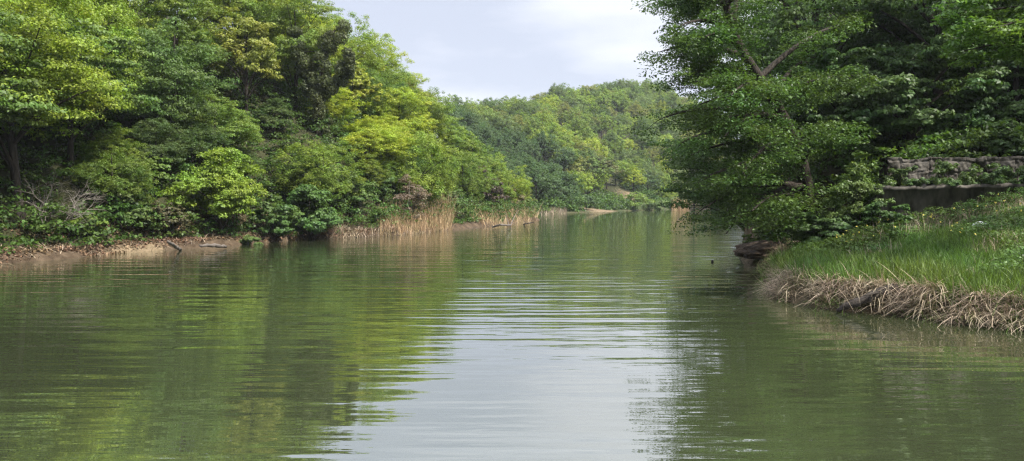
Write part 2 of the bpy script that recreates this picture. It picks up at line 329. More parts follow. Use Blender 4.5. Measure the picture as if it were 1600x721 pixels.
def make_tree(seed, Rr, H, z0, n1, n2, n3, leaf, flat=0.5, limbs=10, sides=6, trunk_r=0.16, lean=(0, 0), zmin=-0.45, spread=0.34, lump=0.3, bark=None, shell=0.3, mat=None, r2k=1.0):
    r = np.random.default_rng(seed)
    P, Nn, C1 = crown_leaves(r, Rr, z0, H, n1, n2, n3, leaf, flat, zmin, spread, lump, shell, r2k)
    P[:, 0] += lean[0] * P[:, 2] / H; P[:, 1] += lean[1] * P[:, 2] / H; C1[:, 0] += lean[0] * C1[:, 2] / H; C1[:, 1] += lean[1] * C1[:, 2] / H
    V, Qd, f = leaves_np(P, Nn, leaf, r)
    f = np.clip(0.75 * f + 0.25 * np.repeat(r.uniform(0, 1, n1), n2 * n3)[:len(f)], 0, 1)
    crown = mesh_np('crown', V, quads=Qd, mat=mat or M_LEAF, fattr=f)
    top = np.array([lean[0] * 0.8, lean[1] * 0.8, H * 0.82]); mid = np.array([lean[0] * 0.2 + r.normal() * 0.15, lean[1] * 0.2 + r.normal() * 0.15, H * 0.4])
    tp = bez(np.array([0, 0, -0.4]), mid, top, 9); tr = np.linspace(1.15, 0.2, 9) * trunk_r; tr[0] *= 1.4
    parts = [tube(tp, tr, sides)]
    order = np.argsort(-np.hypot(C1[:, 0], C1[:, 1]) - 0.3 * r.uniform(0, 1, n1))[:limbs * 2]
    for i in r.permutation(order)[:limbs]:
        c = C1[i]; hh = np.clip((c[2] / H) * 0.75 - 0.08, 0.12, 0.75); k = hh / 0.82 * 8; k0 = int(min(k, 7)); st = tp[k0]
        md = (st + c) / 2 + np.array([0, 0, 0.08 * H]) + r.normal(size=3) * 0.12
        parts.append(tube(bez(st, md, c, 6), np.linspace(0.42, 0.1, 6) * trunk_r, max(3, sides - 2)))
    V, Qd = merge(parts)
    return mesh_np('trunk', V, quads=Qd, mat=bark or M_BARK, smooth=True), crown
def tree_thing(name, meshes, loc, rz=0, s=1.0, color=(0.08, 0.13, 0.03), label='', cat='tree', group=None):
    t = empty(name, loc, rz, s); tag(t, label, cat, group)
    link('trunk', meshes[0], t); c = link('crown', meshes[1], t); c.color = (*color, 1)
    return t
def place_copy(proto, loc, rz, s, color, label, group):
    t = proto.copy(); COL.objects.link(t); t.location = loc; t.rotation_euler = (0, 0, rz); t.scale = s
    t['label'] = label; t['group'] = group
    for ch in proto.children:
        c = ch.copy(); COL.objects.link(c); c.parent = t
        if 'crown' in c.name: c.color = (*color, 1)
    return t
def blades(P, length, width, r, lean=0.3, dirv=None, segs=3, droop=0.5):
    """grass blades / reeds rooted at P -> verts quads rnd"""
    n = len(P); a = r.uniform(0, 2 * PI, n); D = np.stack([np.cos(a), np.sin(a), np.zeros(n)], 1)
    if dirv is not None: D = nrm(D * 0.6 + dirv)
    W = np.stack([-D[:, 1], D[:, 0], np.zeros(n)], 1)
    tw = r.uniform(-1, 1, n)[:, None]; W = nrm(W + D * tw)
    Ln = (length * r.uniform(0.55, 1.2, n))[:, None]; ln = (lean * r.uniform(0.2, 1.3, n))[:, None]; dr = (droop * r.uniform(0.1, 1.3, n))[:, None]
    rows = []
    for k in range(segs + 1):
        t_ = k / segs
        c = P + D * Ln * (ln * t_ + dr * 0.55 * t_ * t_) + np.array([0, 0, 1.0]) * Ln * (t_ * np.maximum(1 - 0.4 * ln, 0.2) - dr * 0.75 * t_ ** 2.4)
        wd = width * (1 - 0.85 * t_ ** 1.5) * 0.5
        rows += [c - W * wd, c + W * wd]
    V = np.stack(rows, 1); m_ = 2 * (segs + 1)
    V = V.reshape(-1, 3); base = np.arange(n)[:, None] * m_
    q = np.concatenate([base + np.array([[2 * k, 2 * k + 1, 2 * k + 3, 2 * k + 2]]) for k in range(segs)], 1).reshape(-1, 4)
    f = np.repeat(r.uniform(0, 1, n), segs)
    return V, q, f
ORD = ['first', 'second', 'third', 'fourth', 'fifth', 'sixth', 'seventh', 'eighth', 'ninth', 'tenth', 'eleventh', 'twelfth', 'thirteenth', 'fourteenth', 'fifteenth', 'sixteenth',
       'seventeenth', 'eighteenth', 'nineteenth', 'twentieth', 'twenty-first', 'twenty-second', 'twenty-third', 'twenty-fourth', 'twenty-fifth', 'twenty-sixth', 'twenty-seventh', 'twenty-eighth', 'twenty-ninth', 'thirtieth']

# palette: name, linear colour
PAL = [('mid green', (0.130, 0.200, 0.032)), ('yellow-green', (0.200, 0.265, 0.028)), ('deep green', (0.082, 0.138, 0.032)), ('fresh green', (0.165, 0.240, 0.032)), ('bluish green', (0.098, 0.150, 0.044)), ('olive green', (0.140, 0.165, 0.040))]
def pick(rg, wts):
    i = rg.choice(len(PAL), p=np.array(wts) / sum(wts)); n, c = PAL[i]
    c = np.array(c) * rg.uniform(0.85, 1.15); return n, tuple(c)

# ------------------------------------------------------------------ left hillside
EXCL = []   # hero positions (x, y, r) kept free
LV = []
specs = [(3.3, 8.2, 0.2, 0.75, 0.30), (3.7, 9.0, 0.3, 0.42, 0.30), (3.0, 7.6, 0.2, 0.6, 0.30), (3.6, 8.6, 0.2, 0.9, 0.28), (3.2, 9.4, 0.3, 0.5, 0.34), (4.0, 8.4, 0.2, 0.7, 0.27)]
for i, (Rr, H_, z0, fl, spd) in enumerate(specs):
    LV.append(make_tree(100 + i, Rr, H_, z0, 44, 18, 46, 0.135, fl + 0.1, limbs=9, spread=spd * 1.1, zmin=-0.75, lump=0.22, shell=0.6, r2k=0.78))
# hero spots first
def P_(px, d): return px2x(px, d), d
def hit(px, py, d0=30):
    for d in np.arange(d0, 140, 0.25):
        if gz(px2x(px, d), d) >= zat(py, d): return d
    return 80
GUARD = []   # (px, half width in px, lowest visible py, depth) of trees that stand clear of the ones in front

def hero(name, px, d, mesh, color, label, cat='tree', rz=0, s=1.0, r=2.5, dz=0, group=None):
    x, y = P_(px, d); z = gz(x, y) - 0.05 + dz
    EXCL.append((x, y, r))
    return tree_thing(name, mesh, (x, y, z), rz, s, color, label, cat, group)
hero('maple_tree', 345, 41.5, make_tree(1, 2.4, 5.2, 0.4, 50, 10, 46, 0.135, 0.6, zmin=-0.8, lump=0.35, trunk_r=0.09), (0.17, 0.25, 0.03), 'small bright yellow-green tree with a round crown on the left shore', r=3.9)
hero('broadleaf_tree', 30, 33, make_tree(2, 4.2, 10.5, 1.7, 66, 12, 46, 0.14, 0.45, limbs=18, trunk_r=0.2, spread=0.3, lean=(-0.4, -0.8)), (0.20, 0.275, 0.03), 'tall tree with lit tiered sprays at the left edge of the photo', r=2.0)
hero('broadleaf_tree', -90, 29, make_tree(3, 4.0, 9.5, 1.6, 50, 9, 40, 0.18, 0.35, trunk_r=0.2), (0.10, 0.16, 0.034), 'leafy tree standing at the very left edge above the eroded bank', r=2.0)
hero('small_tree', 485, 47.5, make_tree(4, 2.2, 3.9, 0.1, 36, 8, 42, 0.19, 0.5, zmin=-0.9, trunk_r=0.08), (0.075, 0.14, 0.032), 'low rounded dark green bushy tree drooping over the left shore', r=2.4)
hero('small_tree', 425, 44.5, make_tree(44, 1.3, 2.6, 0.1, 24, 8, 36, 0.19, 0.5, zmin=-0.9, trunk_r=0.06), (0.07, 0.13, 0.032), 'small deep green tree between the bright maple and the drooping bushy tree', r=1.6)
d1 = hit(385, 190); GUARD.append((385, 28, 165, d1)); d2 = hit(553, 195); GUARD.append((553, 20, 175, d2)); d3 = hit(500, 212); GUARD.append((500, 24, 190, d3)); print('hero depths', d1, d2, d3)
hero('yellowing_tree', 385, d1, make_tree(5, 3.0, 8.2, 1.6, 60, 6, 26, 0.19, 0.5, limbs=22, trunk_r=0.15, spread=0.28), (0.205, 0.230, 0.042), 'sparse tree with yellowish brown young leaves and visible limbs on the left hillside', r=3.0)
hero('yellowing_tree', 553, d2, make_tree(6, 2.0, 6.0, 1.2, 40, 7, 30, 0.2, 0.5, limbs=12, trunk_r=0.12), (0.22, 0.25, 0.03), 'small golden green tree beside the dark ivy-covered tree', r=2.5)
hero('broadleaf_tree', 112, 37, make_tree(7, 3.1, 8.2, 1.4, 46, 9, 40, 0.19, 0.28, trunk_r=0.15), (0.10, 0.165, 0.034), 'mid green tree with a bright low spray beside the dark hollow in the left bank', r=2.8)

# shrubs of the left shore
def shrub(name, px, d, Rr, H_, col, label, seed, n=(26, 8, 34), leaf=0.15, flat=0.5, group=None, stems=None):
    return hero(name, px, d, make_tree(seed, Rr, H_, 0.0, *n, leaf, flat, limbs=9, sides=4, trunk_r=0.035, zmin=-0.7, bark=stems), col, label, 'shrub', r=Rr * 0.8, group=group)
shrub('shrub', 128, 34.8, 1.05, 1.9, (0.14, 0.21, 0.035), 'bright green leafy shrub at the waterline near the pale twiggy branches', 11)
shrub('shrub', 200, 37.2, 1.1, 1.9, (0.11, 0.16, 0.045), 'pale green straggly shrub above the ochre strip of shore', 12, n=(22, 7, 26))
shrub('shrub', 243, 40.5, 1.1, 2.6, (0.12, 0.19, 0.04), 'upright light green shrub behind the brownish bush on the left shore', 13)
shrub('dry_shrub', 262, 38.8, 0.95, 2.3, (0.10, 0.095, 0.045), 'olive brown half dry bush left of the bright maple', 14, n=(24, 7, 20), leaf=0.13)
shrub('shrub', 390, 42.0, 0.7, 0.9, (0.10, 0.15, 0.04), 'low dusty green shrub on the bare bank right of the bright maple', 15, n=(14, 6, 26))
shrub('shrub', 545, 53, 1.6, 3.0, (0.10, 0.16, 0.04), 'leafy shrub behind the left end of the dry reeds', 16)
shrub('shrub', 590, 57, 1.3, 2.6, (0.075, 0.13, 0.032), 'dark green shrub just behind the dry reed bed', 17)
shrub('bramble_tangle', 640, 57.5, 1.7, 4.4, (0.17, 0.135, 0.095), 'tall pinkish grey tangle of dry creepers above the reed bed', 18, n=(30, 8, 18), leaf=0.13, stems=M_DEAD)
shrub('bramble_tangle', 765, 79.5, 1.6, 5.2, (0.080, 0.062, 0.045), 'dark brown tangle of creepers near the point', 19, n=(34, 8, 22), leaf=0.2, stems=M_DEAD)
shrub('bramble_tangle', 797, 88, 1.5, 3.6, (0.15, 0.135, 0.06), 'brownish green thicket at the tip of the point', 20, n=(30, 8, 24), leaf=0.2, stems=M_DEAD)
shrub('shrub', 812, 93, 1.7, 3.2, (0.12, 0.17, 0.04), 'last low green bush at the tip of the point', 21, leaf=0.2)
shrub('shrub', 702, 68, 1.7, 2.8, (0.10, 0.16, 0.04), 'green bush between the two dry reed beds', 22, leaf=0.18)

# ivy-covered dark tree
def ivy_tree():
    r = np.random.default_rng(31); x, y = P_(500, d3); z = gz(x, y); EXCL.append((x, y, 2.2))
    t = empty('ivy_covered_tree', (x, y, z)); tag(t, 'dark old tree wrapped in ivy standing out of the left hillside', 'tree')
    top = 7.8; stems = [bez(np.array([0, 0, -0.4]), np.array([-0.4, 0, 4.]), np.array([1.3, -0.3, top]), 10), bez(np.array([-0.1, 0, 3.2]), np.array([-1.4, -0.3, 4.8]), np.array([-1.5, -0.4, 7.6]), 8),
                        bez(np.array([0.1, 0, 3.0]), np.array([1.2, -0.2, 3.6]), np.array([2.6, -0.5, 5.6]), 8)]
    parts = [tube(stems[0], np.linspace(0.28, 0.08, 10), 8), tube(stems[1], np.linspace(0.16, 0.05, 8), 6), tube(stems[2], np.linspace(0.16, 0.04, 8), 6)]
    for k in range(16):
        s = stems[k % 3]; a = s[r.integers(3, len(s))]; e = a + np.array([r.uniform(-1.5, 1.5), r.uniform(-1.2, 0.8), r.uniform(-0.2, 1.3)])
        parts.append(tube(bez(a, (a + e) / 2 + [0, 0, 0.2], e, 5), np.linspace(0.045, 0.012, 5), 4))
    v, q = merge(parts); link('trunk', mesh_np('trunk', v, quads=q, mat=M_BARK, smooth=True), t)
    P, Nn = [], []
    for s in stems:
        for j, c in enumerate(s[1:]):
            for b in range(5):
                n = 260; d = sph(n, r); cc = c + r.normal(size=3) * np.array([.3, .3, .3]); rad = r.uniform(0.25, 0.6)
                P.append(cc + d * rad * r.uniform(0.6, 1, n)[:, None]); Nn.append(d + 0.5 * r.normal(size=d.shape) + [0, 0, -0.1])
    P = np.concatenate(P); Nn = np.concatenate(Nn); V, Qd, f = leaves_np(P, Nn, 0.15, r, 0.8)
    c = link('crown', mesh_np('crown', V, quads=Qd, mat=M_LEAF, fattr=f), t); c.color = (0.075, 0.092, 0.036, 1)
ivy_tree()

# rows of hillside trees, following the shore
ROWN = ['first row above the left shore', 'second row above the left shore', 'third row up the left slope', 'fourth row up the left slope', 'fifth row up the left slope', 'sixth row up the left slope', 'top row of the left hill', 'low understorey by the left shore', 'low growth of the left slope']
rgL = np.random.default_rng(21)
path = np.array([(-33, 16), (-27, 22)] + [(a, b) for a, b, _ in pl]); seg = np.linalg.norm(np.diff(path, axis=0), axis=1); cum = np.concatenate([[0], np.cumsum(seg)])
left_trees = []
for k, off in enumerate([2.7, 6.2, 10.2, 14.5, 19.5, 25.5, 32.0, 3.4, 8.0]):
    step = [4.4, 4.4, 4.7, 5.0, 5.6, 6.4, 8.0, 2.7, 3.2][k]
    s = rgL.uniform(0, step); rowc = []
    while s < cum[-1] - 1:
        q = np.array([np.interp(s, cum, path[:, 0]), np.interp(s, cum, path[:, 1])])
        q2 = np.array([np.interp(s + 3, cum, path[:, 0]), np.interp(s + 3, cum, path[:, 1])]); q0 = np.array([np.interp(s - 3, cum, path[:, 0]), np.interp(s - 3, cum, path[:, 1])])
        dv = q2 - q0; dv /= np.linalg.norm(dv); nv = np.array([-dv[1], dv[0]])
        c = q + nv * (off + rgL.uniform(-1.2, 1.2)) + dv * rgL.uniform(-1.2, 1.2)
        s += step * rgL.uniform(0.85, 1.2)
        _, sdv, dsv = ground(c[:1], c[1:])
        px2 = 800 + c[0] / c[1] * F
        if sdv[0] < min(off * 0.55, 9) or dsv['F'][0] < 10: continue
        if px2 > 655 and px2 < 850 and c[1] > 70 and k < 3: continue
        if k < 7 and any(math.hypot(c[0] - a, c[1] - b) < rr + (0.6 if k == 0 else 0.0) for a, b, rr in EXCL): continue
        if k >= 7 and (c[1] > 62 or any(math.hypot(c[0] - a, c[1] - b) < 0.9 for a, b, rr in EXCL)): continue
        pc = 800 + c[0] / c[1] * F; topy = HZ - (gz(c[0], c[1]) + 7.0 - EYE) / c[1] * F
        fs = 1.0
        for gp, ghw, gy2, gd in GUARD:
            if c[1] < gd and topy < gy2 and abs(pc - gp) < ghw + 2.0 / c[1] * F:
                fs = min(fs, max(0.42, (zat(gy2, c[1]) - gz(c[0], c[1])) / 7.5))
        rowc.append((c[0], c[1], fs))
    for j, c in enumerate(rowc):
        left_trees.append((k, j, c))
lt = []; lprof = np.full(300, -1e9)      # leave out hillside trees that stand wholly behind nearer ones
for k, j, c in sorted(left_trees, key=lambda q: q[2][1]):
    x, y, fs = c; h1 = 8.4 * (0.4 if k >= 7 else fs); tp_ = (gz(x, y) + h1 - EYE) / y * F; pc = 800 + x / y * F; hw = 2.6 / y * F
    a = int(np.clip((pc - hw + 200) / 4, 0, 299)); b = int(np.clip((pc + hw + 200) / 4, 1, 299)) + 1
    if pc > -260 and ((lprof[a:b] < tp_ - 2).mean() > 0.2 or k == 7) and (lprof[a:b].min() < 345): lt.append((k, j, c))
    lprof[a:b] = np.maximum(lprof[a:b], tp_ - 12)
lt.sort(key=lambda q: (q[0], q[1])); cnt = {}; left_trees = []
for k, j, c in lt: left_trees.append((k, cnt.get(k, 0), c)); cnt[k] = cnt.get(k, 0) + 1
LEFT_PROTO = {}
nm_word = ['rounded', 'tiered', 'narrow', 'full', 'tall', 'broad']
for (k, j, c) in left_trees:
    near_tip = sm((c[1] - 60) / 30)
    fam = rgL.integers(0, 6)
    cname, col = pick(rgL, [4.0, 3.8, 0.9, 3.8, 0.5, 0.5 if k < 7 else 0.0]); pcx = 800 + c[0] / c[1] * F
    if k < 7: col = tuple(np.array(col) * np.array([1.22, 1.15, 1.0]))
    if k in (0, 1, 7, 8) and 210 < pcx < 500 and c[1] < 62: cname, col = pick(rgL, [2, 0, 3, 0, 1.5, 0])
    hs = rgL.uniform(0.85, 1.15) * (0.82 if k == 0 else 1.0) * (1 - 0.32 * float(near_tip)); ws = rgL.uniform(0.9, 1.15) * (1 - 0.1 * float(near_tip))
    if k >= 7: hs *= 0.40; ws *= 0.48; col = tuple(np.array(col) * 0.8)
    hs *= c[2]; ws *= 0.45 + 0.55 * c[2]
    loc = (c[0], c[1], gz(c[0], c[1]) - 0.1)
    lab = f'{nm_word[fam]} {cname} tree, {ORD[min(j, 29)]} from the left in the {ROWN[k]}'
    if fam not in LEFT_PROTO:
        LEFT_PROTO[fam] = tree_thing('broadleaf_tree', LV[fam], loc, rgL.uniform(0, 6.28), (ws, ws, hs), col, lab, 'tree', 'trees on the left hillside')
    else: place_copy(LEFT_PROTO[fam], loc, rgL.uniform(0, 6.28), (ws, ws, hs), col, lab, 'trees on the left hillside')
TIPS = [(668, 79, 168, 'rounded fresh green tree on the falling skyline where the left hill starts to drop'), (705, 82, 184, 'round leafy tree on the left skyline, upslope of the headland bushes'), (738, 84, 208, 'mid green tree on the skyline above the second reed bed'), (722, 77, 232, 'low green tree above the gap between the two reed beds'),
        (770, 87, 232, 'tree with drooping crown on the headland skyline'), (795, 91, 258, 'last full tree at the headland tip, above the reeds'), (752, 80, 262, 'small green tree low on the headland behind the reeds'), (806, 94, 284, 'lowest small tree at the headland tip'), (785, 87, 282, 'small tree behind the dry reeds near the headland tip')]
for i, (px, d, py, lab) in enumerate(TIPS):
    x, y = P_(px, d); z = gz(x, y) - 0.15; fam = i % 6; hh = specs[fam][1] * 0.98; hs = max((zat(py, d) - z) / hh, 0.3); ws = min(max(hs, 0.55), 0.85)
    cn, col = PAL[[1, 3, 0, 0, 3, 1, 0, 5, 3][i]]
    place_copy(LEFT_PROTO[fam], (x, y, z), 1.7 * i, (ws, ws, hs), col, lab, 'trees on the left hillside')

# ------------------------------------------------------------------ far hill
FV = []
for i, (Rr, H_, fl) in enumerate([(4.6, 9.5, 0.75), (4.2, 10.5, 0.7), (5.2, 9.5, 0.8), (3.8, 9.0, 0.7), (4.8, 11.0, 0.6)]):
    FV.append(make_tree(200 + i, Rr, H_, 0.4, 11, 30, 36, 0.27, fl + 0.15, limbs=5, sides=4, trunk_r=0.2, spread=0.47, lump=0.1, shell=0.75, zmin=-0.35, r2k=0.62))
rgF = np.random.default_rng(5)
FEX = [(30.5, 191, 5.0), (px2x(985, 181), 181, 6), (SPIT[0], SPIT[1] + 3, 8)]
cand = []
for yy in np.arange(132, 372, 5.8):
    off = rgF.uniform(0, 6.2)
    for xx in np.arange(-62, 112, 6.8 + (yy > 290) * 2):
        x = xx + off + rgF.uniform(-2, 2); y = yy + rgF.uniform(-2, 2)
        px = 800 + x / y * F
        if px < 680 or px > 1125: continue
        z, sdv, dsv = ground(np.array([x]), np.array([y])); z = z[0]
        if sdv[0] < 4 or dsv['L'][0] < 30: continue
        if any(math.hypot(x - a, y - b) < rr for a, b, rr in FEX): continue
        cand.append((x, y, z, px))
# keep trees whose top clears the tree tops in front of them
cand.sort(key=lambda q: q[1]); prof = np.full(400, -1e9); far = []
for x, y, z, px in cand:
    top = (z + 9.5 - EYE) / y * F; hw = 3.6 / y * F
    a = int((px - 640) / 2 - hw / 2); b = int((px - 640) / 2 + hw / 2) + 1; a = max(a, 0); b = min(b, 399)
    if (prof[a:b] < top - 2.5).mean() > 0.33:
        far.append((x, y, z, px))
    prof[a:b] = np.maximum(prof[a:b], top - 4)
print('far trees', len(far))
FPROTO = {}
far_n = {}
for (x, y, z, px) in far:
    band = int((y - 130) // 14); j = far_n.get(band, 0); far_n[band] = j + 1
far_n = {}
bands = sorted(set(int((q[1] - 130) // 14) for q in far))
far.sort(key=lambda q: (int((q[1] - 130) // 14), q[0]))
for (x, y, z, px) in far:
    band = bands.index(int((y - 130) // 14)); j = far_n.get(band, 0); far_n[band] = j + 1
    fam = rgF.integers(0, 5); cname, col = pick(rgF, [4, 1.2, 3.5, 1.6, 3.6, 1.6]); col = tuple(np.array(col) * np.array([1.18, 1.12, 1.05]))
    if px < 900 and y < 185: cname, col = 'deep green', (0.065, 0.115, 0.036)
    if px > 1040 and y < 230: cname, col = 'pale green', (0.15, 0.20, 0.06)
    s = rgF.uniform(0.74, 1.02); hs = s * rgF.uniform(0.9, 1.12)
    if y < 175: hs *= 0.85
    lab = f'{["rounded", "upright", "broad", "small", "tall"][fam]} {cname} tree, {ORD[min(j, 29)]} from the left in belt {band + 1} up the far hill'
    if fam not in FPROTO: FPROTO[fam] = tree_thing('broadleaf_tree', FV[fam], (x, y, z - 0.2), rgF.uniform(0, 6.28), (s, s, hs), col, lab, 'tree', 'trees on the far hill')
    else: place_copy(FPROTO[fam], (x, y, z - 0.2), rgF.uniform(0, 6.28), (s, s, hs), col, lab, 'trees on the far hill')
def far_shrub(px, d, Rr, H_, col, label, seed, name='shrub', cat='shrub', z0=0.0, tr=0.06, n=(20, 6, 26), leaf=0.36):
    x, y = P_(px, d); tree_thing(name, make_tree(seed, Rr, H_, z0, *n, leaf, 0.55, limbs=6, sides=4, trunk_r=tr, zmin=-0.6), (x, y, gz(x, y) - 0.1), 0, 1, col, label, cat)
far_shrub(990, 179, 4.8, 4.2, (0.16, 0.24, 0.045), 'wide bright green bush on the far shore below the bare earth clearing', 41)
far_shrub(1024, 184, 3.2, 3.8, (0.11, 0.17, 0.05), 'mid green bush right of the wide bright bush on the far shore', 42)
far_shrub(962, 184, 2.6, 2.8, (0.12, 0.19, 0.04), 'small bush beside the sandy landing on the far shore', 43)
far_shrub(915, 160, 3.0, 3.6, (0.07, 0.12, 0.045), 'dark green bush left of the sandy landing', 45)
far_shrub(948, 187, 3.6, 10.5, (0.14, 0.15, 0.06), 'slender olive brown tree on bare trunks left of the earth clearing', 46, 'slender_tree', 'tree', 4.5, 0.22)
far_shrub(928, 181, 3.8, 10.5, (0.13, 0.19, 0.045), 'light green tree with open trunks above the sandy landing', 47, 'slender_tree', 'tree', 4.0, 0.22)
far_shrub(1012, 200, 4.2, 9.5, (0.075, 0.125, 0.045), 'dense deep green tree right of the bare earth clearing', 48, 'broadleaf_tree', 'tree', 2.0, 0.22)
far_shrub(1085, 214, 4.6, 7.5, (0.20, 0.27, 0.10), 'soft pale green willow-like tree above the far reeds', 49, 'pale_tree', 'tree', 0.5, 0.2)
far_shrub(1100, 205, 3.6, 5.0, (0.22, 0.20, 0.15), 'greyish pink leafless thicket beside the far reeds', 50, 'thicket', 'shrub', 0.0, 0.1, (20, 6, 14))
# two dark stumps on the clearing
for px, lab in ((985.5, 'short dark stump on the bare earth of the far clearing'), (995.5, 'second dark stump, nearer the bushes, on the far clearing')):
    x, y = P_(px, 187); r = np.random.default_rng(int(px))
    v, q = tube(np.array([[0, 0, -0.2], [0.02, 0, 0.5], [0.05, 0, 1.0], [0.06, 0.0, 1.25], [0.06, 0, 1.26]]), [0.28, 0.22, 0.2, 0.2, 0.01], 8)
    tag(link('tree_stump', mesh_np('tree_stump', v, quads=q, mat=M_BARK), loc=(x, y, gz(x, y))), lab, 'stump', 'stumps on the far clearing')

# ------------------------------------------------------------------ right bank
hr = np.random.default_rng(77)
def branchy_tree(name, base, lean_pts, limbs, leaf, per, color, label, trunk_r, cl=0.75, seed=0, flat=0.22, droop=0.5, nc=9, bark=None, zmin_leaf=0.8):
    """tree with an explicit trunk line and limbs ending at given tips; flat leafy sprays hang along each limb"""
    r = np.random.default_rng(seed); t = empty(name, base); tag(t, label, 'tree')
    b = np.array(base); tp = np.array(lean_pts, float) - b
    k = np.linspace(0, 1, len(tp)); kk = np.linspace(0, 1, 14); tp = np.stack([np.interp(kk, k, tp[:, i]) for i in range(3)], 1)
    for _ in range(2): tp[1:-1] = (tp[:-2] + tp[1:-1] * 2 + tp[2:]) / 4
    tr = np.linspace(1, 0.25, 14) * trunk_r; tr[0] *= 1.5; tr[1] *= 1.15
    parts = [tube(tp, tr, 10)]; P, Nn = [], []
    for (f, tip) in limbs:
        st = tp[int(f * 13)]; tip = np.array(tip) - b; ln = np.linalg.norm(tip - st)
        md = st * 0.45 + tip * 0.55 + np.array([0, 0, 0.16 * ln]); cv = bez(st, md, tip, 10)
        parts.append(tube(cv, np.linspace(0.36, 0.06, 10) * trunk_r * min(1, 0.4 + ln / 8), 6))
        side = nrm(np.cross(tip - st, [0, 0, 1]))
        for c in range(nc):
            u = 0.28 + 0.74 * (c + r.uniform(0, 1)) / nc; j = min(int(u * 9), 9); p0 = cv[j]
            off = side * r.uniform(-1, 1) * (0.55 + 0.28 * ln * (1.05 - u)) ; e = p0 + off + np.array([0, 0, r.uniform(-0.35, 0.1) * droop * 1.6]) + (tip - st) / ln * r.uniform(0, 0.5)
            parts.append(tube(bez(p0, (p0 + e) / 2 + [0, 0, 0.1], e, 4), np.linspace(0.022, 0.006, 4), 3))
            for sub in range(4):
                rad = cl * r.uniform(0.45, 0.9); cc = e + r.normal(size=3) * np.array([0.45, 0.45, 0.14]) * cl
                n = per // 4; d = sph(n, r); q = d * rad * np.array([1, 1, flat]) * (r.uniform(0.2, 1, n) ** 0.5)[:, None]
                rad2 = np.hypot(q[:, 0], q[:, 1]); q[:, 2] -= droop * 0.35 * rad2 * rad2 / cl
                P.append(cc + q); Nn.append(np.array([0, 0, 0.9]) + 0.35 * d + 0.45 * r.normal(size=d.shape))
    v, q = merge(parts); link('trunk', mesh_np('trunk', v, quads=q, mat=bark or M_BARK, smooth=True), t)
    P = np.concatenate(P); Nn = np.concatenate(Nn)
    V, Qd, f = leaves_np(P, Nn, leaf, r, 0.5)
    c = link('crown', mesh_np('crown', V, quads=Qd, mat=M_LEAF, fattr=f), t); c.color = (*color, 1)
    return t
def pt(px, py, d): return (px2x(px, d), d, zat(py, d))
bd = 28.5; bx = px2x(1262, bd); bz = gz(bx, bd)
TR = [(bx, bd, bz - 0.3), pt(1262, 330, 28.2), pt(1258, 265, 27.8), pt(1232, 205, 27.3), pt(1200, 140, 27), pt(1150, 85, 26.6), pt(1125, 10, 26.3), pt(1120, -90, 26.2)]
tips = [(0.95, pt(1055, -30, 25)), (0.9, pt(1042, 8, 26)), (0.8, pt(1060, 44, 24)), (0.72, pt(1028, 84, 25.5)), (0.65, pt(1050, 122, 27)), (0.6, pt(1085, 130, 23.5)), (0.5, pt(1035, 185, 26)), (0.45, pt(1060, 225, 24)),
        (0.4, pt(1075, 245, 27.5)), (0.33, pt(1085, 290, 25)), (0.28, pt(1100, 325, 26.5)), (0.25, pt(1135, 365, 24.5)), (0.3, pt(1120, 350, 28)), (0.22, pt(1175, 330, 23.5)),
        (0.85, pt(1090, -60, 29)), (0.98, pt(1180, -110, 25)), (0.9, pt(1210, -30, 23.5)), (0.75, pt(1100, 60, 22.8)), (0.6, pt(1140, 150, 22.5)), (0.5, pt(1130, 215, 23)), (0.4, pt(1160, 270, 23.5)),
        (0.55, pt(1330, 120, 25.5)), (0.6, pt(1260, 100, 31)), (0.8, pt(1150, -20, 31)), (0.5, pt(1150, 200, 31.5)), (0.42, pt(1120, 280, 31)), (0.9, pt(1060, 20, 29)), (0.55, pt(1080, 170, 29.5)),
        (0.65, pt(1330, 40, 29)), (0.38, pt(1300, 200, 24.5)), (0.66, pt(1085, 100, 27)), (0.47, pt(1090, 205, 25)), (0.35, pt(1130, 300, 27.2))]
branchy_tree('hornbeam_tree', (bx, bd, bz), TR, tips, 0.105, 340, (0.064, 0.118, 0.028), 'large dark leaning tree whose drooping branches overhang the water on the right', 0.33, cl=0.8, seed=9, flat=0.34, droop=0.8)
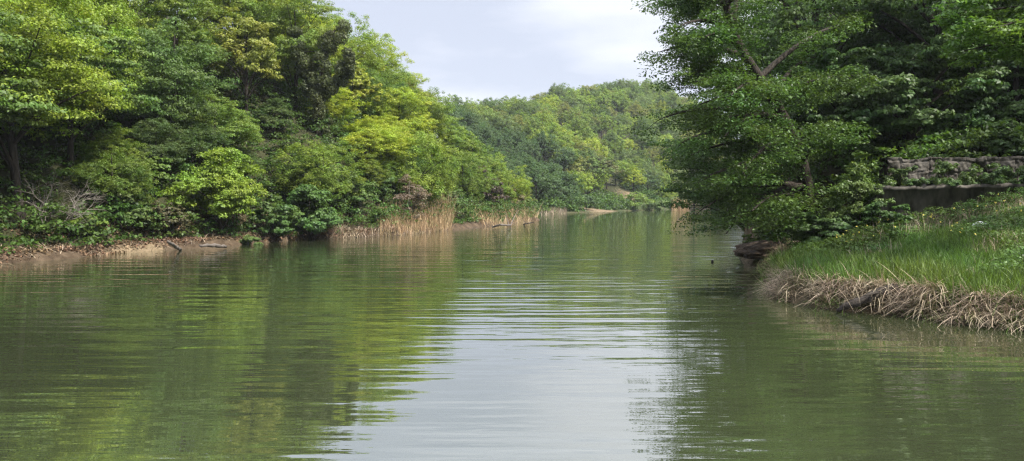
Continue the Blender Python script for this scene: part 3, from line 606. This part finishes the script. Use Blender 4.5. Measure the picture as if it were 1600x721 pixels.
# wooded slope behind the wall
RV = []
for i, (Rr, H_, z0, fl) in enumerate([(4.4, 10.5, 0.5, 0.35), (5.0, 11.5, 0.8, 0.3), (3.9, 8.5, 0.2, 0.4), (2.5, 4.6, 0.0, 0.4)]):
    RV.append(make_tree(300 + i, Rr, H_, z0, 84, 9, 44, 0.16, fl, limbs=16, sides=8, trunk_r=0.2, spread=0.28, zmin=-0.8))
rt = [(13.6, 33.5, 1, 'deep green tree right behind the leaning tree on the right bank'), (17.2, 30.2, 0, 'tall dark tree on the slope above the stone wall'),
      (21.5, 32.5, 1, 'dark broad tree above the right end of the wall'), (13.2, 41, 0, 'tree with thin trunk seen behind the leaning tree, towards the water'), (18.5, 38, 2, 'tree behind the tall dark tree on the right slope'),
      (24.5, 27.5, 0, 'dark tree just outside the right edge above the wall'), (26.5, 37, 1, 'tree high on the right slope'), (22.6, 42, 2, 'small tree high up the right slope'),
      (17.0, 49, 1, 'tree on the right shore beyond the leaning tree'), (24, 52, 0, 'tree on the right slope beyond the wall'), (21.5, 62, 1, 'distant shore tree on the right bank'),
      (31, 46, 1, 'topmost tree on the right slope'), (15.2, 28.4, 3, 'low bushy tree just behind the left part of the stone wall'), (19.0, 28.2, 3, 'low bushy tree behind the right part of the stone wall'), (22.8, 29.0, 3, 'low bushy tree behind the wall at the picture edge'), (17.2, 33.5, 3, 'low tree filling the gap below the tall dark tree'), (20.5, 35.5, 3, 'low tree on the middle of the dark slope'), (13.6, 29.5, 3, 'small tree between the leaning tree and the wall'), (30, 70, 0, 'far tree along the right shore'), (25.5, 21, 1, 'unseen tree added just outside the right edge to shade the wall'),
      (22.8, 13.5, 0, 'nearest tree on the right bank, unseen, added to shade the grass'), (29, 23.5, 1, 'tree beyond the right edge, uphill of the wall'), (38, 90, 1, 'last tree along the right shore'), (36, 58, 2, 'bushy tree on the right hillside')]  # unseen trees past the right edge are added to shade bank and wall
RP = {}
for (x, y, k, lab) in rt:
    col = np.array((0.058, 0.108, 0.028)) * hr.uniform(0.85, 1.2); s = hr.uniform(0.92, 1.1)
    if k not in RP: RP[k] = tree_thing('broadleaf_tree', RV[k], (x, y, gz(x, y) - 0.1), hr.uniform(0, 6.28), s, col, lab, 'tree', 'trees of the right bank')
    else: place_copy(RP[k], (x, y, gz(x, y) - 0.1), hr.uniform(0, 6.28), (s, s, s), col, lab, 'trees of the right bank')
# nearer lit branch reaching in at the upper right
x0, y0 = 15.8, 17.5
branchy_tree('hornbeam_tree', (x0, y0, gz(x0, y0)), [(x0, y0, gz(x0, y0) - 0.3), (x0 + 0.3, y0, 4), (x0 + 0.2, y0, 7.5), (x0 - 0.2, y0, 10.5)],
             [(0.5, pt(1500, 82, 17)), (0.55, pt(1490, 28, 17.5)), (0.6, pt(1540, 50, 16)), (0.45, pt(1560, 60, 18)), (0.7, pt(1510, 2, 17)), (0.8, pt(1540, -60, 17)), (0.6, (19, 16, 8)), (0.7, (18.5, 20, 8.5)), (0.9, (17.5, 17, 11)), (0.8, (14.5, 19.5, 10.0))],
             0.12, 360, (0.095, 0.175, 0.036), 'tree at the upper right edge with bright sunlit sprays reaching into the picture', 0.2, cl=0.6, seed=12, flat=0.2)
# shrubs and low trees at the foot
def rshrub(px, d, Rr, H_, col, label, seed, n=(26, 8, 40), leaf=0.11, flat=0.3):
    x, y = P_(px, d); tree_thing('shrub', make_tree(seed, Rr, H_, 0.1, *n, leaf, flat, limbs=12, sides=5, trunk_r=0.03, zmin=-0.6), (x, y, gz(x, y) - 0.05), 0, 1, col, label, 'shrub')
rshrub(1340, 24.6, 1.15, 2.3, (0.105, 0.165, 0.045), 'pale leaved elder shrub beside the left end of the stone wall', 61, n=(22, 10, 40), leaf=0.09, flat=0.65)
rshrub(1290, 24.5, 0.95, 1.35, (0.075, 0.135, 0.04), 'low spreading shrub at the foot of the leaning tree', 62)
rshrub(1262, 25.2, 0.6, 1.3, (0.085, 0.15, 0.04), 'small twiggy shrub touching the trunk of the leaning tree', 63, n=(16, 6, 30))
rshrub(1378, 23.1, 0.75, 1.15, (0.06, 0.12, 0.03), 'leafy weed bush against the left end of the wall', 64)
rshrub(1190, 30, 0.7, 1.0, (0.12, 0.19, 0.04), 'light green tuft of leaves on the undercut bank', 65, n=(16, 6, 30))
rshrub(1560, 26.2, 1.1, 1.6, (0.06, 0.11, 0.035), 'dark shrub growing on top of the stone wall near the right edge', 66)
for px, dd, sc_, lab, sd0 in ((1408, 0.05, 0.42, 'weedy tuft on the concrete ledge near its left end', 81), (1478, 0.0, 0.5, 'leafy tuft hanging over the middle of the concrete ledge', 82), (1535, 0.05, 0.55, 'dense leafy creeper covering the low part of the stone wall', 83), (1588, 0.0, 0.5, 'leafy creeper over the wall at the right edge', 84)):
    d = WALL_Y + dd; x = px2x(px, d); tree_thing('wall_plant', make_tree(sd0, sc_ * 1.3, sc_ * 1.7, -0.25, 18, 8, 24, 0.085, 0.7, limbs=5, sides=4, trunk_r=0.015, zmin=-0.9), (x, d, 2.95), 0, 1, (0.075, 0.125, 0.035), lab, 'plant')
rshrub(1450, 26.6, 1.0, 1.1, (0.05, 0.09, 0.03), 'low dark shrub on top of the middle of the stone wall', 67)

# ---- stone wall (upper) and concrete footing wall (lower)
def stone_wall():
    r = np.random.default_rng(3); x0 = px2x(1391, 24.4); Lw = 8.2; Hh = 1.25; NXw, NZw = 330, 46
    u = np.linspace(0, Lw, NXw); v = np.linspace(0, Hh, NZw); U, W_ = np.meshgrid(u, v)
    wz = W_ + 0.05 * vnoise(U * 1.7, W_ * 0 + 3, 6) * 2 + 0.03 * vnoise(U * 5, W_ * 4, 7)
    wz = wz + 0.12 * vnoise(U * 0.8, W_ * 1.2, 14); course = np.floor(wz / 0.37); fz = wz / 0.37 - course
    bw = 0.34 + 0.22 * hash2(course, course * 0, 3); uu = (U + 0.05 * vnoise(U * 4, W_ * 6, 8) + hash2(course, course * 0, 5) * 0.5) / bw
    cell = np.floor(uu); fu = uu - cell
    edge_ = np.minimum(np.minimum(fu, 1 - fu) * bw, np.minimum(fz, 1 - fz) * 0.37)
    D = 0.035 * sm(edge_ / 0.04) + 0.05 * hash2(cell, course, 9) + 0.09 * vnoise(U * 5, W_ * 5, 10) + 0.05 * vnoise(U * 13, W_ * 13, 11) + 0.12 * vnoise(U * 1.3, W_ * 1.5, 19)
    D -= 0.22 * (hash2(cell, course, 21) > 0.9)
    top = Hh * (0.9 + 0.14 * (hash2(np.floor(u / 0.45), u * 0, 4)) + 0.05 * vnoise(u * 3, u * 0, 5)) - 0.55 * sm((u - 4.2) / 2.5)
    Z = 2.66 + W_ * (top / Hh)[None, :]
    Y = WALL_Y + 0.42 - D + 0.05 * W_; X = x0 + U
    V = np.concatenate([np.stack([X, Y, Z], -1).reshape(-1, 3), np.stack([x0 + u, np.full(NXw, WALL_Y + 1.0), Z[-1] - 0.03], -1), np.stack([x0 + u, np.full(NXw, WALL_Y + 1.0), np.full(NXw, 2.4)], -1)])
    rows = NZw + 2; idx = np.arange(rows * NXw).reshape(rows, NXw); q = np.stack([idx[:-1, :-1], idx[:-1, 1:], idx[1:, 1:], idx[1:, :-1]], -1).reshape(-1, 4)
    b = np.array([x0 + 4, WALL_Y + 0.3, 2.66])
    tag(link('stone_wall', mesh_np('stone_wall', V - b, quads=q, mat=rough_mat('lichen_stone', (0.018, 0.016, 0.012), (0.135, 0.122, 0.105), 3.5, 0.9)), loc=b), 'old weathered stone retaining wall in the shade above the concrete ledge', 'wall')
stone_wall()
def lower_wall():
    r = np.random.default_rng(4); x0 = px2x(1380, 23.9); x1 = 21.5; n = 60
    xs_ = np.linspace(x0, x1, n); secs = []
    for x in xs_:
        zt = 2.93 + 0.02 * (x - x0) + 0.02 * r.normal(); yf = WALL_Y - 0.32 - 0.03 * (x - x0) + 0.012 * r.normal()
        secs.append([(x, yf, 1.2), (x, yf, zt - 0.13), (x, yf - 0.05, zt - 0.12), (x, yf - 0.05, zt), (x, yf + 0.62, zt + 0.02), (x, yf + 0.62, 1.2)])
    V = np.array(secs).reshape(-1, 3); q = []
    for i in range(n - 1):
        for j in range(5): q.append((i * 6 + j, i * 6 + 6 + j, i * 6 + 7 + j, i * 6 + 1 + j))
    q += [(0, 1, 4, 5), (1, 2, 3, 4)]
    b = np.array([16, 23.9, 2.1])
    tag(link('concrete_wall', mesh_np('concrete_wall', V - b, quads=q, mat=rough_mat('stained_concrete', (0.022, 0.02, 0.016), (0.13, 0.118, 0.10), 2.2, 0.4, stretch=(1.5, 1, 0.7))), loc=b), 'low grey stained concrete wall with a thin ledge below the dry stone wall', 'wall')
lower_wall()

# ---- white rock
def blob(name, loc, sx, sy, sz, mat, seed, label=None, cat=None, rot=(0, 0, 0), amp=0.25, sub=4):
    import bmesh
    bm = bmesh.new(); bmesh.ops.create_icosphere(bm, subdivisions=sub, radius=1)
    r = np.random.default_rng(seed); ph = r.uniform(0, 6, 9)
    for v in bm.verts:
        c = v.co; k = 1 + amp * (math.sin(2.3 * c.x + ph[0]) * math.cos(2.1 * c.y + ph[1]) + 0.5 * math.sin(5.1 * c.z + ph[2] + 2 * c.x) * math.cos(4.3 * c.x + ph[3]) + 0.3 * math.sin(11 * c.y + ph[4]) * math.sin(9 * c.z + 7 * c.x + ph[5]) + 0.15 * math.sin(23 * c.x + ph[6]) * math.sin(19 * c.y + ph[7]))
        v.co = Vector((c.x * sx * k, c.y * sy * k, c.z * sz * k))
    me = bpy.data.meshes.new(name); bm.to_mesh(me); bm.free(); me.materials.append(mat)
    for p_ in me.polygons: p_.use_smooth = True
    o = link(name, me, loc=loc); o.rotation_euler = rot
    if label: tag(o, label, cat)
    return o
x, y = P_(1532, 20.3)
blob('rock', (x, y, gz(x, y) + 0.12), 0.2, 0.14, 0.12, rough_mat('white_stone', (0.42, 0.44, 0.45), (0.72, 0.74, 0.74), 8, 0.4), 5, 'single whitish rock lying in the grass below the wall', 'rock', amp=0.14)
# ---- undercut earth lip with exposed root
ux, uy = shore(1190, 418)
blob('earth_overhang', (ux + 0.25, uy + 0.5, 0.62), 0.95, 1.3, 0.24, M_SOIL, 8, 'undercut lip of bare brown earth jutting over the water under the leaning tree', 'earth bank', rot=(0, R(-10), R(10)), amp=0.3)
def log(name, pts, rads, mat, label, cat, seed, sides=9, fork=None):
    r = np.random.default_rng(seed); pts = np.array(pts, float); b = pts[0].copy(); p = pts - b
    k = np.linspace(0, 1, len(p)); kk = np.linspace(0, 1, 12); q = np.stack([np.interp(kk, k, p[:, i]) for i in range(3)], 1); rr = np.interp(kk, k, rads)
    q[1:-1] += r.normal(size=(10, 3)) * rr.mean() * 0.25; rr = rr * (1 + 0.18 * r.uniform(-1, 1, 12)); rr[0] *= 0.8; rr = np.concatenate([[0.01], rr, [0.01]]); q = np.concatenate([q[:1] - (q[1:2] - q[:1]) * 0.03, q, q[-1:] + (q[-1:] - q[-2:-1]) * 0.03])
    parts = [tube(q, rr, sides)]
    for f in (fork or []):
        a = q[int(f[0] * 13)]; e = np.array(f[1]) - b; parts.append(tube(bez(a, (a + e) / 2 + r.normal(size=3) * 0.05, e, 6), np.linspace(f[2], f[2] * 0.25, 6), 6))
    v, qd = merge(parts)
    tag(link(name, mesh_np(name, v, quads=qd, mat=mat, smooth=True), loc=b), label, cat)
def wp(px, py, z=0.0):
    d = (EYE - z) * F / (py - HZ); return (px2x(px, d), d, z)
log('driftwood_log', [wp(1310, 487, 0.03), wp(1338, 475, 0.22), wp(1370, 461, 0.42), wp(1402, 448, 0.58)], [0.05, 0.09, 0.11, 0.08], M_DARKLOG, 'thick dark weathered log slanting out of the right bank to the water', 'log', 1, 9, [(0.75, wp(1352, 462, 0.5), 0.045), (0.5, wp(1368, 470, 0.2), 0.035), (0.3, wp(1322, 478, 0.28), 0.02)])
log('floating_branch', [wp(1335, 487, 0.015), wp(1400, 489, 0.02), wp(1462, 493, 0.02)], [0.018, 0.022, 0.015], M_DEAD, 'thin pale stick floating along the straw-covered bank, left of two', 'stick', 2, 5)
log('floating_branch', [wp(1455, 497, 0.015), wp(1500, 503, 0.02), wp(1560, 509, 0.02)], [0.015, 0.022, 0.012], M_DEAD, 'thin pale stick floating at the foot of the straw, right of two', 'stick', 3, 5)
log('root', [(ux + 0.1, uy - 0.1, 0.5), (ux - 0.1, uy - 0.3, 0.3), (ux + 0.05, uy - 0.5, 0.05), (ux + 0.3, uy - 0.9, -0.1)], [0.06, 0.05, 0.05, 0.04], M_LOG, 'dark root curving from the earth overhang down into the water', 'root', 4, 6)
log('fallen_branch', [wp(770, 355, 0.1), wp(782, 351, 0.35), wp(798, 352.5, 0.1)], [0.09, 0.10, 0.07], M_LOG, 'forked dark dead branch lying in the water off the point', 'branch', 5, 6, fork=[(0.95, (wp(800, 352)[0] + 0.6, wp(800, 352)[1], 1.5), 0.06), (0.9, (wp(790, 352)[0], wp(790, 352)[1], 1.3), 0.04)])
log('fallen_branch', [wp(818, 350.5, 0.02), wp(826, 349, 0.5), wp(834, 348, 0.8)], [0.06, 0.05, 0.03], M_LOG, 'short dead branch poking up from the water at the tip of the point', 'branch', 6, 6)
log('driftwood_log', [wp(262, 378, 0.7), wp(272, 384, 0.35), wp(281, 390, 0.05)], [0.08, 0.08, 0.07], M_LOG, 'straight grey log sliding down the left shore under the olive brown bush', 'log', 7, 8)
log('driftwood_log', [wp(312, 384, 0.35), wp(332, 384, 0.25), wp(352, 386, 0.1)], [0.07, 0.10, 0.07], M_LOG, 'broken log on the muddy shore below the bright maple', 'log', 8, 8)
# small dark float
fx, fy, _ = wp(1114, 410)
blob('float', (fx, fy, 0.03), 0.055, 0.055, 0.06, rough_mat('black_rubber', (0.008, 0.008, 0.008), (0.02, 0.02, 0.02), 5, 0.1, 0.5), 2, 'tiny black object floating on the open water off the right bank', 'float', amp=0.08, sub=3)

# ---- bare twiggy dead shrub at left edge and a leaning bare trunk
def dead_shrub():
    r = np.random.default_rng(55); x, y = P_(75, 33.6); b = np.array([x, y, gz(x, y)]); parts = []
    def rec(p, d, ln, rad, lv):
        e = p + d * ln; m_ = (p + e) / 2 + r.normal(size=3) * ln * 0.12; parts.append(tube(bez(p, m_, e, 5), np.linspace(rad, rad * 0.55, 5), 4 if lv < 2 else 3))
        if lv < 4:
            for _ in range(3 if lv < 3 else 2): rec(e if r.uniform() < 0.6 else m_, nrm(d + r.normal(size=3) * np.array([0.75, 0.5, 0.35]) + [0, 0, -0.05]), ln * 0.68, rad * 0.55, lv + 1)
    for k in range(7): rec(np.zeros(3) + [r.uniform(-.6, .6), 0, 0], nrm(np.array([r.uniform(-1, 1.2), r.uniform(-0.6, 0.2), r.uniform(0.5, 1.1)])), r.uniform(0.8, 1.2), 0.045, 0)
    v, q = merge(parts); tag(link('dead_shrub', mesh_np('dead_shrub', v, quads=q, mat=M_DEAD), loc=b), 'tangle of bare pale grey branches under the lit tree at the left edge', 'dead shrub')
dead_shrub()

# ------------------------------------------------------------------ reeds, grass and other stuff
def region_points(n, x0, x1, y0, y1, cond, r):
    out = []; tot = 0
    while tot < n:
        x = r.uniform(x0, x1, 20000); y = r.uniform(y0, y1, 20000); z, sd, ds = ground(x, y)
        k = cond(x, y, z, sd, ds); out.append(np.stack([x[k], y[k], z[k]], 1)); tot += k.sum()
        if len(out) > 60: break
    return np.concatenate(out)[:n]
def stuff(name, V, q, f, mat, label, cat, kind='stuff'):
    o = link(name, mesh_np(name, V, quads=q, mat=mat, fattr=f)); tag(o, label, cat, kind=kind); return o
r = np.random.default_rng(90)
pxs = lambda x, y: 800 + x / y * F
P = region_points(2100, -14, -4, 50, 70, lambda x, y, z, sd, ds: (sd > -0.3) & (sd < 2.6) & (pxs(x, y) > 590) & (pxs(x, y) < 706), r)
kx = np.clip((pxs(P[:, 0], P[:, 1]) - 590) / 100, 0, 1); V, q, f = blades(P, (0.9 + 1.25 * kx) * (0.75 + 0.7 * (vnoise(P[:, 0] * 1.3, P[:, 1] * 1.3, 5) + 0.5)), 0.03, r, 0.32, segs=3, droop=0.22); stuff('reeds', V, q, f, M_REED, 'tall dry tan reeds along the left shore', 'reeds')
P = region_points(1700, -14, -4, 48, 66, lambda x, y, z, sd, ds: (sd > -0.2) & (sd < 1.6) & (pxs(x, y) > 515) & (pxs(x, y) < 700), r)
V, q, f = blades(P, 0.7, 0.04, r, 0.7, segs=3, droop=0.7); stuff('dead_grass', V, q, f, M_STRAW, 'flattened pale dead grass on the shore left of the tall reeds', 'grass')
P = region_points(1700, -8, 6, 70, 102, lambda x, y, z, sd, ds: (sd > -0.3) & (sd < 3.0) & (pxs(x, y) > 728) & (pxs(x, y) < 840), r)
V, q, f = blades(P, 1.9 * (0.45 + 0.9 * (vnoise(P[:, 0] * 1.1, P[:, 1] * 1.1, 6) + 0.5)), 0.042, r, 0.5, segs=3, droop=0.35); stuff('reeds', V, q, f, M_REED, 'dry reddish tan reeds round the tip of the point', 'reeds')
P = region_points(500, 4, 16, 125, 150, lambda x, y, z, sd, ds: (sd > -0.3) & (sd < 3) & (ds['F'] < 4) & (pxs(x, y) > 845) & (pxs(x, y) < 885), r)
if len(P): V, q, f = blades(P, 1.1, 0.08, r, 0.3, segs=2, droop=0.2); stuff('reeds', V, q, f, M_STRAW, 'pale dry reeds at the far shore beyond the point', 'reeds')
P = region_points(2200, 40, 66, 195, 240, lambda x, y, z, sd, ds: (sd > -0.5) & (sd < 4) & (ds['F'] < 4) & (pxs(x, y) > 1050) & (pxs(x, y) < 1110), r)
if len(P): V, q, f = blades(P, 3.0, 0.12, r, 0.2, segs=2, droop=0.2); stuff('reeds', V, q, f, M_REED, 'pinkish tan reeds on the far shore beside the leaning tree', 'reeds')
# right bank grass
rb = lambda x, y, z, sd, ds: (sd > 0.35) & (ds['R'] < ds['L']) & (y < WALL_Y - 0.45) & (pxs(x, y) < 1720) & (pxs(x, y) > 1180)
P = region_points(52000, 6, 20, 12, 24, rb, r)
k = (vnoise(P[:, 0] * 0.7, P[:, 1] * 0.7, 9) + 0.5)
V, q, f = blades(P, 0.16 + 0.22 * k, 0.014, r, 0.45, segs=2, droop=0.5); stuff('grass', V, q, f, M_GRASS, 'lush green grass on the right bank below the wall', 'grass')
P = region_points(5200, 6, 20, 12, 24, lambda x, y, z, sd, ds: (sd > 0.3) & (sd < 1.7) & rb(x, y, z, sd, ds), r)
V, q, f = blades(P, 0.62, 0.018, r, 0.3, segs=3, droop=0.4); stuff('sedge', V, q, f, M_GRASS, 'taller green sedge blades behind the straw at the water', 'sedge')
P = region_points(16000, 6, 20, 14, 24, lambda x, y, z, sd, ds: rb(x, y, z, sd, ds) & (sd > 1.8) & (vnoise(x * 0.8, y * 0.8, 12) > -0.08), r)
P3 = P + np.stack([np.zeros(len(P)), np.zeros(len(P)), r.uniform(0.08, 0.22, len(P)) + 0.3 * np.maximum(vnoise(P[:, 0] * 1.6, P[:, 1] * 1.6, 31), 0)], 1)
V, q, f = leaves_np(P3, np.array([0, -0.2, 1]) + 0.5 * r.normal(size=P3.shape), 0.06, r, 0.8); stuff('weeds', V, q, f, M_WEED, 'low broad-leaved weeds among the grass of the right bank', 'weeds')
P = region_points(2600, 6, 20, 12, 24, lambda x, y, z, sd, ds: rb(x, y, z, sd, ds) & (vnoise(x * 1.1, y * 1.1, 41) > 0.0), r)
V, q, f = blades(P, 0.42, 0.013, r, 0.4, segs=3, droop=0.6); stuff('dead_stems', V, q, f, M_STRAW, 'dead straw-coloured stems mixed in the grass of the right bank', 'dead stems')
# undergrowth: right slope, left slope foot
def under(name, n, box, cond, h, leaf, mat, label, seed):
    r = np.random.default_rng(seed); P = region_points(n // 28, *box, cond, r)
    C = P + np.stack([np.zeros(len(P)), np.zeros(len(P)), r.uniform(0.05, 1, len(P)) ** 1.6 * h], 1)
    d = sph(len(P) * 28, r, -0.3); Q_ = np.repeat(C, 28, 0) + d * (leaf * 2.6) * np.array([1, 1, 0.6]) * r.uniform(0.3, 1, len(d))[:, None]
    V, q, f = leaves_np(Q_, d * 0.6 + [0, 0, 0.6] + 0.5 * r.normal(size=d.shape), leaf, r, 0.65); stuff(name, V, q, f, mat, label, 'undergrowth')
under('undergrowth', 150000, (9, 32, 24, 52), lambda x, y, z, sd, ds: (sd > 0.6) & (y > WALL_Y + 0.7) & (pxs(x, y) > 1170) & (pxs(x, y) < 1700) & ((x > 12) | (y > 27)), 1.5, 0.15, M_UNDER, 'dark leafy undergrowth on the wooded slope above the wall', 8)
under('undergrowth', 260000, (-48, 4, 22, 104), lambda x, y, z, sd, ds: (sd > 0.45) & (sd < 19) & (ds['L'] < 16) & (pxs(x, y) > -150), 1.7, 0.17, M_UNDER, 'leafy undergrowth between the trunks of the left hillside', 9)
under('weeds', 30000, (10, 21, 21, 24), lambda x, y, z, sd, ds: (sd > 1) & (y > 22.2) & (y < WALL_Y - 0.42) & (pxs(x, y) > 1330) & (vnoise(x * 1.5, y * 2, 61) > -0.22), 0.62, 0.06, M_WEED, 'tall leafy weeds growing against the foot of the concrete wall', 12)
P = region_points(1500, 10, 21, 21.5, 23.8, lambda x, y, z, sd, ds: (sd > 1) & (pxs(x, y) > 1330), np.random.default_rng(3))
V, q, f = blades(P, 0.7, 0.012, np.random.default_rng(3), 0.25, segs=3, droop=0.3); stuff('weed_stems', V, q, f, M_STRAW, 'thin dry weed stems in front of the concrete wall', 'weeds')
under('ground_cover', 26000, (8, 18, 19, 26), lambda x, y, z, sd, ds: (sd > 0.6) & (y > 21.5) & (pxs(x, y) > 1240) & (pxs(x, y) < 1420) & (y < 25.5), 0.35, 0.085, M_WEED, 'ivy and weeds at the foot of the leaning tree and wall end', 10)
under('undergrowth', 60000, (-30, 80, 128, 240), lambda x, y, z, sd, ds: (sd > 1.0) & (sd < 12) & (ds['F'] < 14) & (np.hypot(x - SPIT[0], y - SPIT[1]) > 6) & (np.hypot(x - CLR[0], y - CLR[1]) > 7), 2.4, 0.45, M_UNDER, 'low leafy growth along the far shore', 11)

# straw tussocks draping over the right bank
edge = np.array([shore(px, py) for px, py in [(1195, 455), (1220, 468), (1300, 484), (1400, 492), (1500, 507), (1600, 517), (1660, 528)]])
ec = np.concatenate([[0], np.cumsum(np.linalg.norm(np.diff(edge, axis=0), axis=1))])
TL = [(0.10, 0.9, 'sparse straw tussock left of the slanting log, at the bend of the bank'), (0.21, 1.0, 'combed flat straw tussock just left of the slanting log'), 
      (0.53, 1.15, 'bulky straw tussock drooping into the water right of the log'), (0.64, 1.2, 'largest messy straw tussock in the middle of the right bank edge'), (0.78, 1.1, 'straw tussock with a few green blades near the right edge'), (0.92, 1.0, 'straw tussock cut by the right edge of the picture')]
for i, (u, sc_, lab) in enumerate(TL):
    rr = np.random.default_rng(400 + i); s0 = u * ec[-1]; n = int(430 * sc_)
    s = s0 + rr.choice(rr.normal(size=7) * 0.42, n) + rr.normal(size=n) * 0.10; ex = np.interp(s, ec, edge[:, 0]); ey = np.interp(s, ec, edge[:, 1])
    tv = np.array([np.interp(s0 + .5, ec, edge[:, 0]) - np.interp(s0 - .5, ec, edge[:, 0]), np.interp(s0 + .5, ec, edge[:, 1]) - np.interp(s0 - .5, ec, edge[:, 1])]); tv /= np.linalg.norm(tv)
    inn = np.array([-tv[1], tv[0]]); 
    if lake_dist(np.array([ex[0] + inn[0]]), np.array([ey[0] + inn[1]]))[0][0] < 0: inn = -inn
    back = rr.uniform(-0.02, 0.6, n); X = ex + inn[0] * back; Y = ey + inn[1] * back; Z = ground(X, Y)[0]
    P = np.stack([X, Y, np.maximum(Z, 0) + rr.uniform(0, 0.12, n)], 1); b = P.mean(0); b[2] = 0.2
    V, q, f = blades(P - b, 0.46 * sc_ * np.exp(np.clip(0.3 * rr.normal(size=n), -0.6, 0.35)), 0.017, rr, 0.8, dirv=rr.normal(size=(n, 3)) * np.array([0.5, 0.5, 0]) +np.array([-inn[0] * 0.8 - tv[0] * 0.3 * (1 if i % 2 else -1) - 0.25, -inn[1] * 0.8, 0]) * 0.9, segs=4, droop=1.05)
    tag(link('straw_tussock', mesh_np('straw_tussock', V, quads=q, mat=M_STRAW, fattr=f), loc=b), lab, 'dry grass', 'straw tussocks on the right bank')
# dead twiggy tuft at trunk foot
rr = np.random.default_rng(5); x, y = P_(1245, 26.3); n = 420; P = np.stack([rr.normal(size=n) * 0.45, rr.normal(size=n) * 0.4, np.zeros(n)], 1); P[:, 2] = ground(P[:, 0] + x, P[:, 1] + y)[0] - gz(x, y)
V, q, f = blades(P, 0.75, 0.022, rr, 0.7, segs=4, droop=0.9); tag(link('dry_grass_tuft', mesh_np('dry_grass_tuft', V, quads=q, mat=M_STRAW, fattr=f), loc=(x, y, gz(x, y))), 'pale tangled dry grass tuft in front of the leaning tree trunk', 'dry grass')

# leaf litter and sticks on the left shore
r = np.random.default_rng(15)
P = region_points(5200, 5, 14, 12, 26, lambda x, y, z, sd, ds: (sd > -0.08) & (sd < 0.7) & (ds['R'] < 2) & (pxs(x, y) > 1205) & (pxs(x, y) < 1700), r)
P[:, 2] = np.maximum(P[:, 2], 0.0)
V, q, f = blades(P, 0.32, 0.016, r, 1.1, segs=3, droop=0.9); stuff('reed_litter', V, q, f, M_STRAW, 'broken dry reed stems matted along the foot of the right bank', 'litter')
P = region_points(2600, 5, 14, 12, 26, lambda x, y, z, sd, ds: (sd > -0.1) & (sd < 0.8) & (ds['R'] < 2) & (pxs(x, y) > 1190) & (vnoise(x * 1.4, y * 1.4, 51) > 0), r)
V, q, f = blades(P, 0.5, 0.016, r, 0.7, segs=4, droop=1.0); stuff('sedge', V, q, f, M_GRASS, 'green sedge drooping over the dead straw at the right bank edge', 'sedge')
P = region_points(15000, -34, 0, 18, 70, lambda x, y, z, sd, ds: (sd > 0.1) & (sd < 2.4) & (ds['L'] < 3) & (pxs(x, y) > -60) & (pxs(x, y) < 640), r)
V, q, f = leaves_np(P + [0, 0, 0.03], np.array([0, 0, 0.8]) + 0.6 * r.normal(size=P.shape), 0.13, r, 0.6); stuff('leaf_litter', V, q, f, leaf_mat('litter', False, (0.17, 0.11, 0.065), 0.1, 0.7, 0.2, (1, 1, 1)), 'brown leaf litter scattered on the left bank', 'leaf litter')
P = region_points(1500, -34, 0, 18, 70, lambda x, y, z, sd, ds: (sd > 0.0) & (sd < 2.0) & (ds['L'] < 3) & (pxs(x, y) > -60) & (pxs(x, y) < 640), r)
V, q, f = blades(P, 0.55, 0.03, r, 1.2, segs=3, droop=0.9); stuff('twigs', V, q, f, M_STRAW, 'dry twigs and root fibres on the left bank', 'twigs')
# yellow flowering weeds
FL = [(1368, 22.6, 'yellow flowering weed left of the concrete wall'), (1400, 22.9, 'yellow flowers crowded below the left end of the concrete wall'), (1438, 23.0, 'pale yellow flowers in front of the concrete wall, by its stained middle'), (1455, 23.1, 'yellow flowering weed reaching the wall ledge'),
      (1515, 22.3, 'small yellow weed just left of the whitish rock'), (1570, 23.0, 'yellow flowering weed against the wall near the right edge'), (1340, 22.0, 'low yellow weed among the ivy left of the wall'), (1495, 19.2, 'few yellow flowers in the grass below the rock'), (1312, 22.6, 'dim yellow weed at the edge of the shrubs'), (1590, 20.6, 'few small flowers in the grass right of the rock')]
for i, (px, d, lab) in enumerate(FL):
    rr = np.random.default_rng(500 + i); x, y = P_(px, d); b = (x, y, gz(x, y)); n = 46
    t = empty('flowering_weed', b); tag(t, lab, 'flowers', 'yellow weeds on the right bank')
    P = np.stack([rr.normal(size=n) * 0.3, rr.normal(size=n) * 0.2, np.zeros(n)], 1); hh = rr.uniform(0.25, 0.6, n)
    V, q, f = blades(P, hh * 1.1, 0.012, rr, 0.15, segs=2, droop=0.1); link('foliage', mesh_np('foliage', V, quads=q, mat=M_WEED, fattr=f), t)
    k = rr.permutation(n)[:9]; T_ = P[k] + np.stack([rr.normal(size=9) * 0.03, rr.normal(size=9) * 0.03, hh[k] * 0.95], 1)
    for c_ in T_[:7]:
        PP = c_ + rr.normal(size=(6, 3)) * 0.011
        V, q, f = leaves_np(PP, np.array([0, -0.8, 0.8]) + 0.5 * rr.normal(size=PP.shape), 0.036, rr, 0.8); link('flower', mesh_np('flower', V, quads=q, mat=M_YELLOW, fattr=f), t)
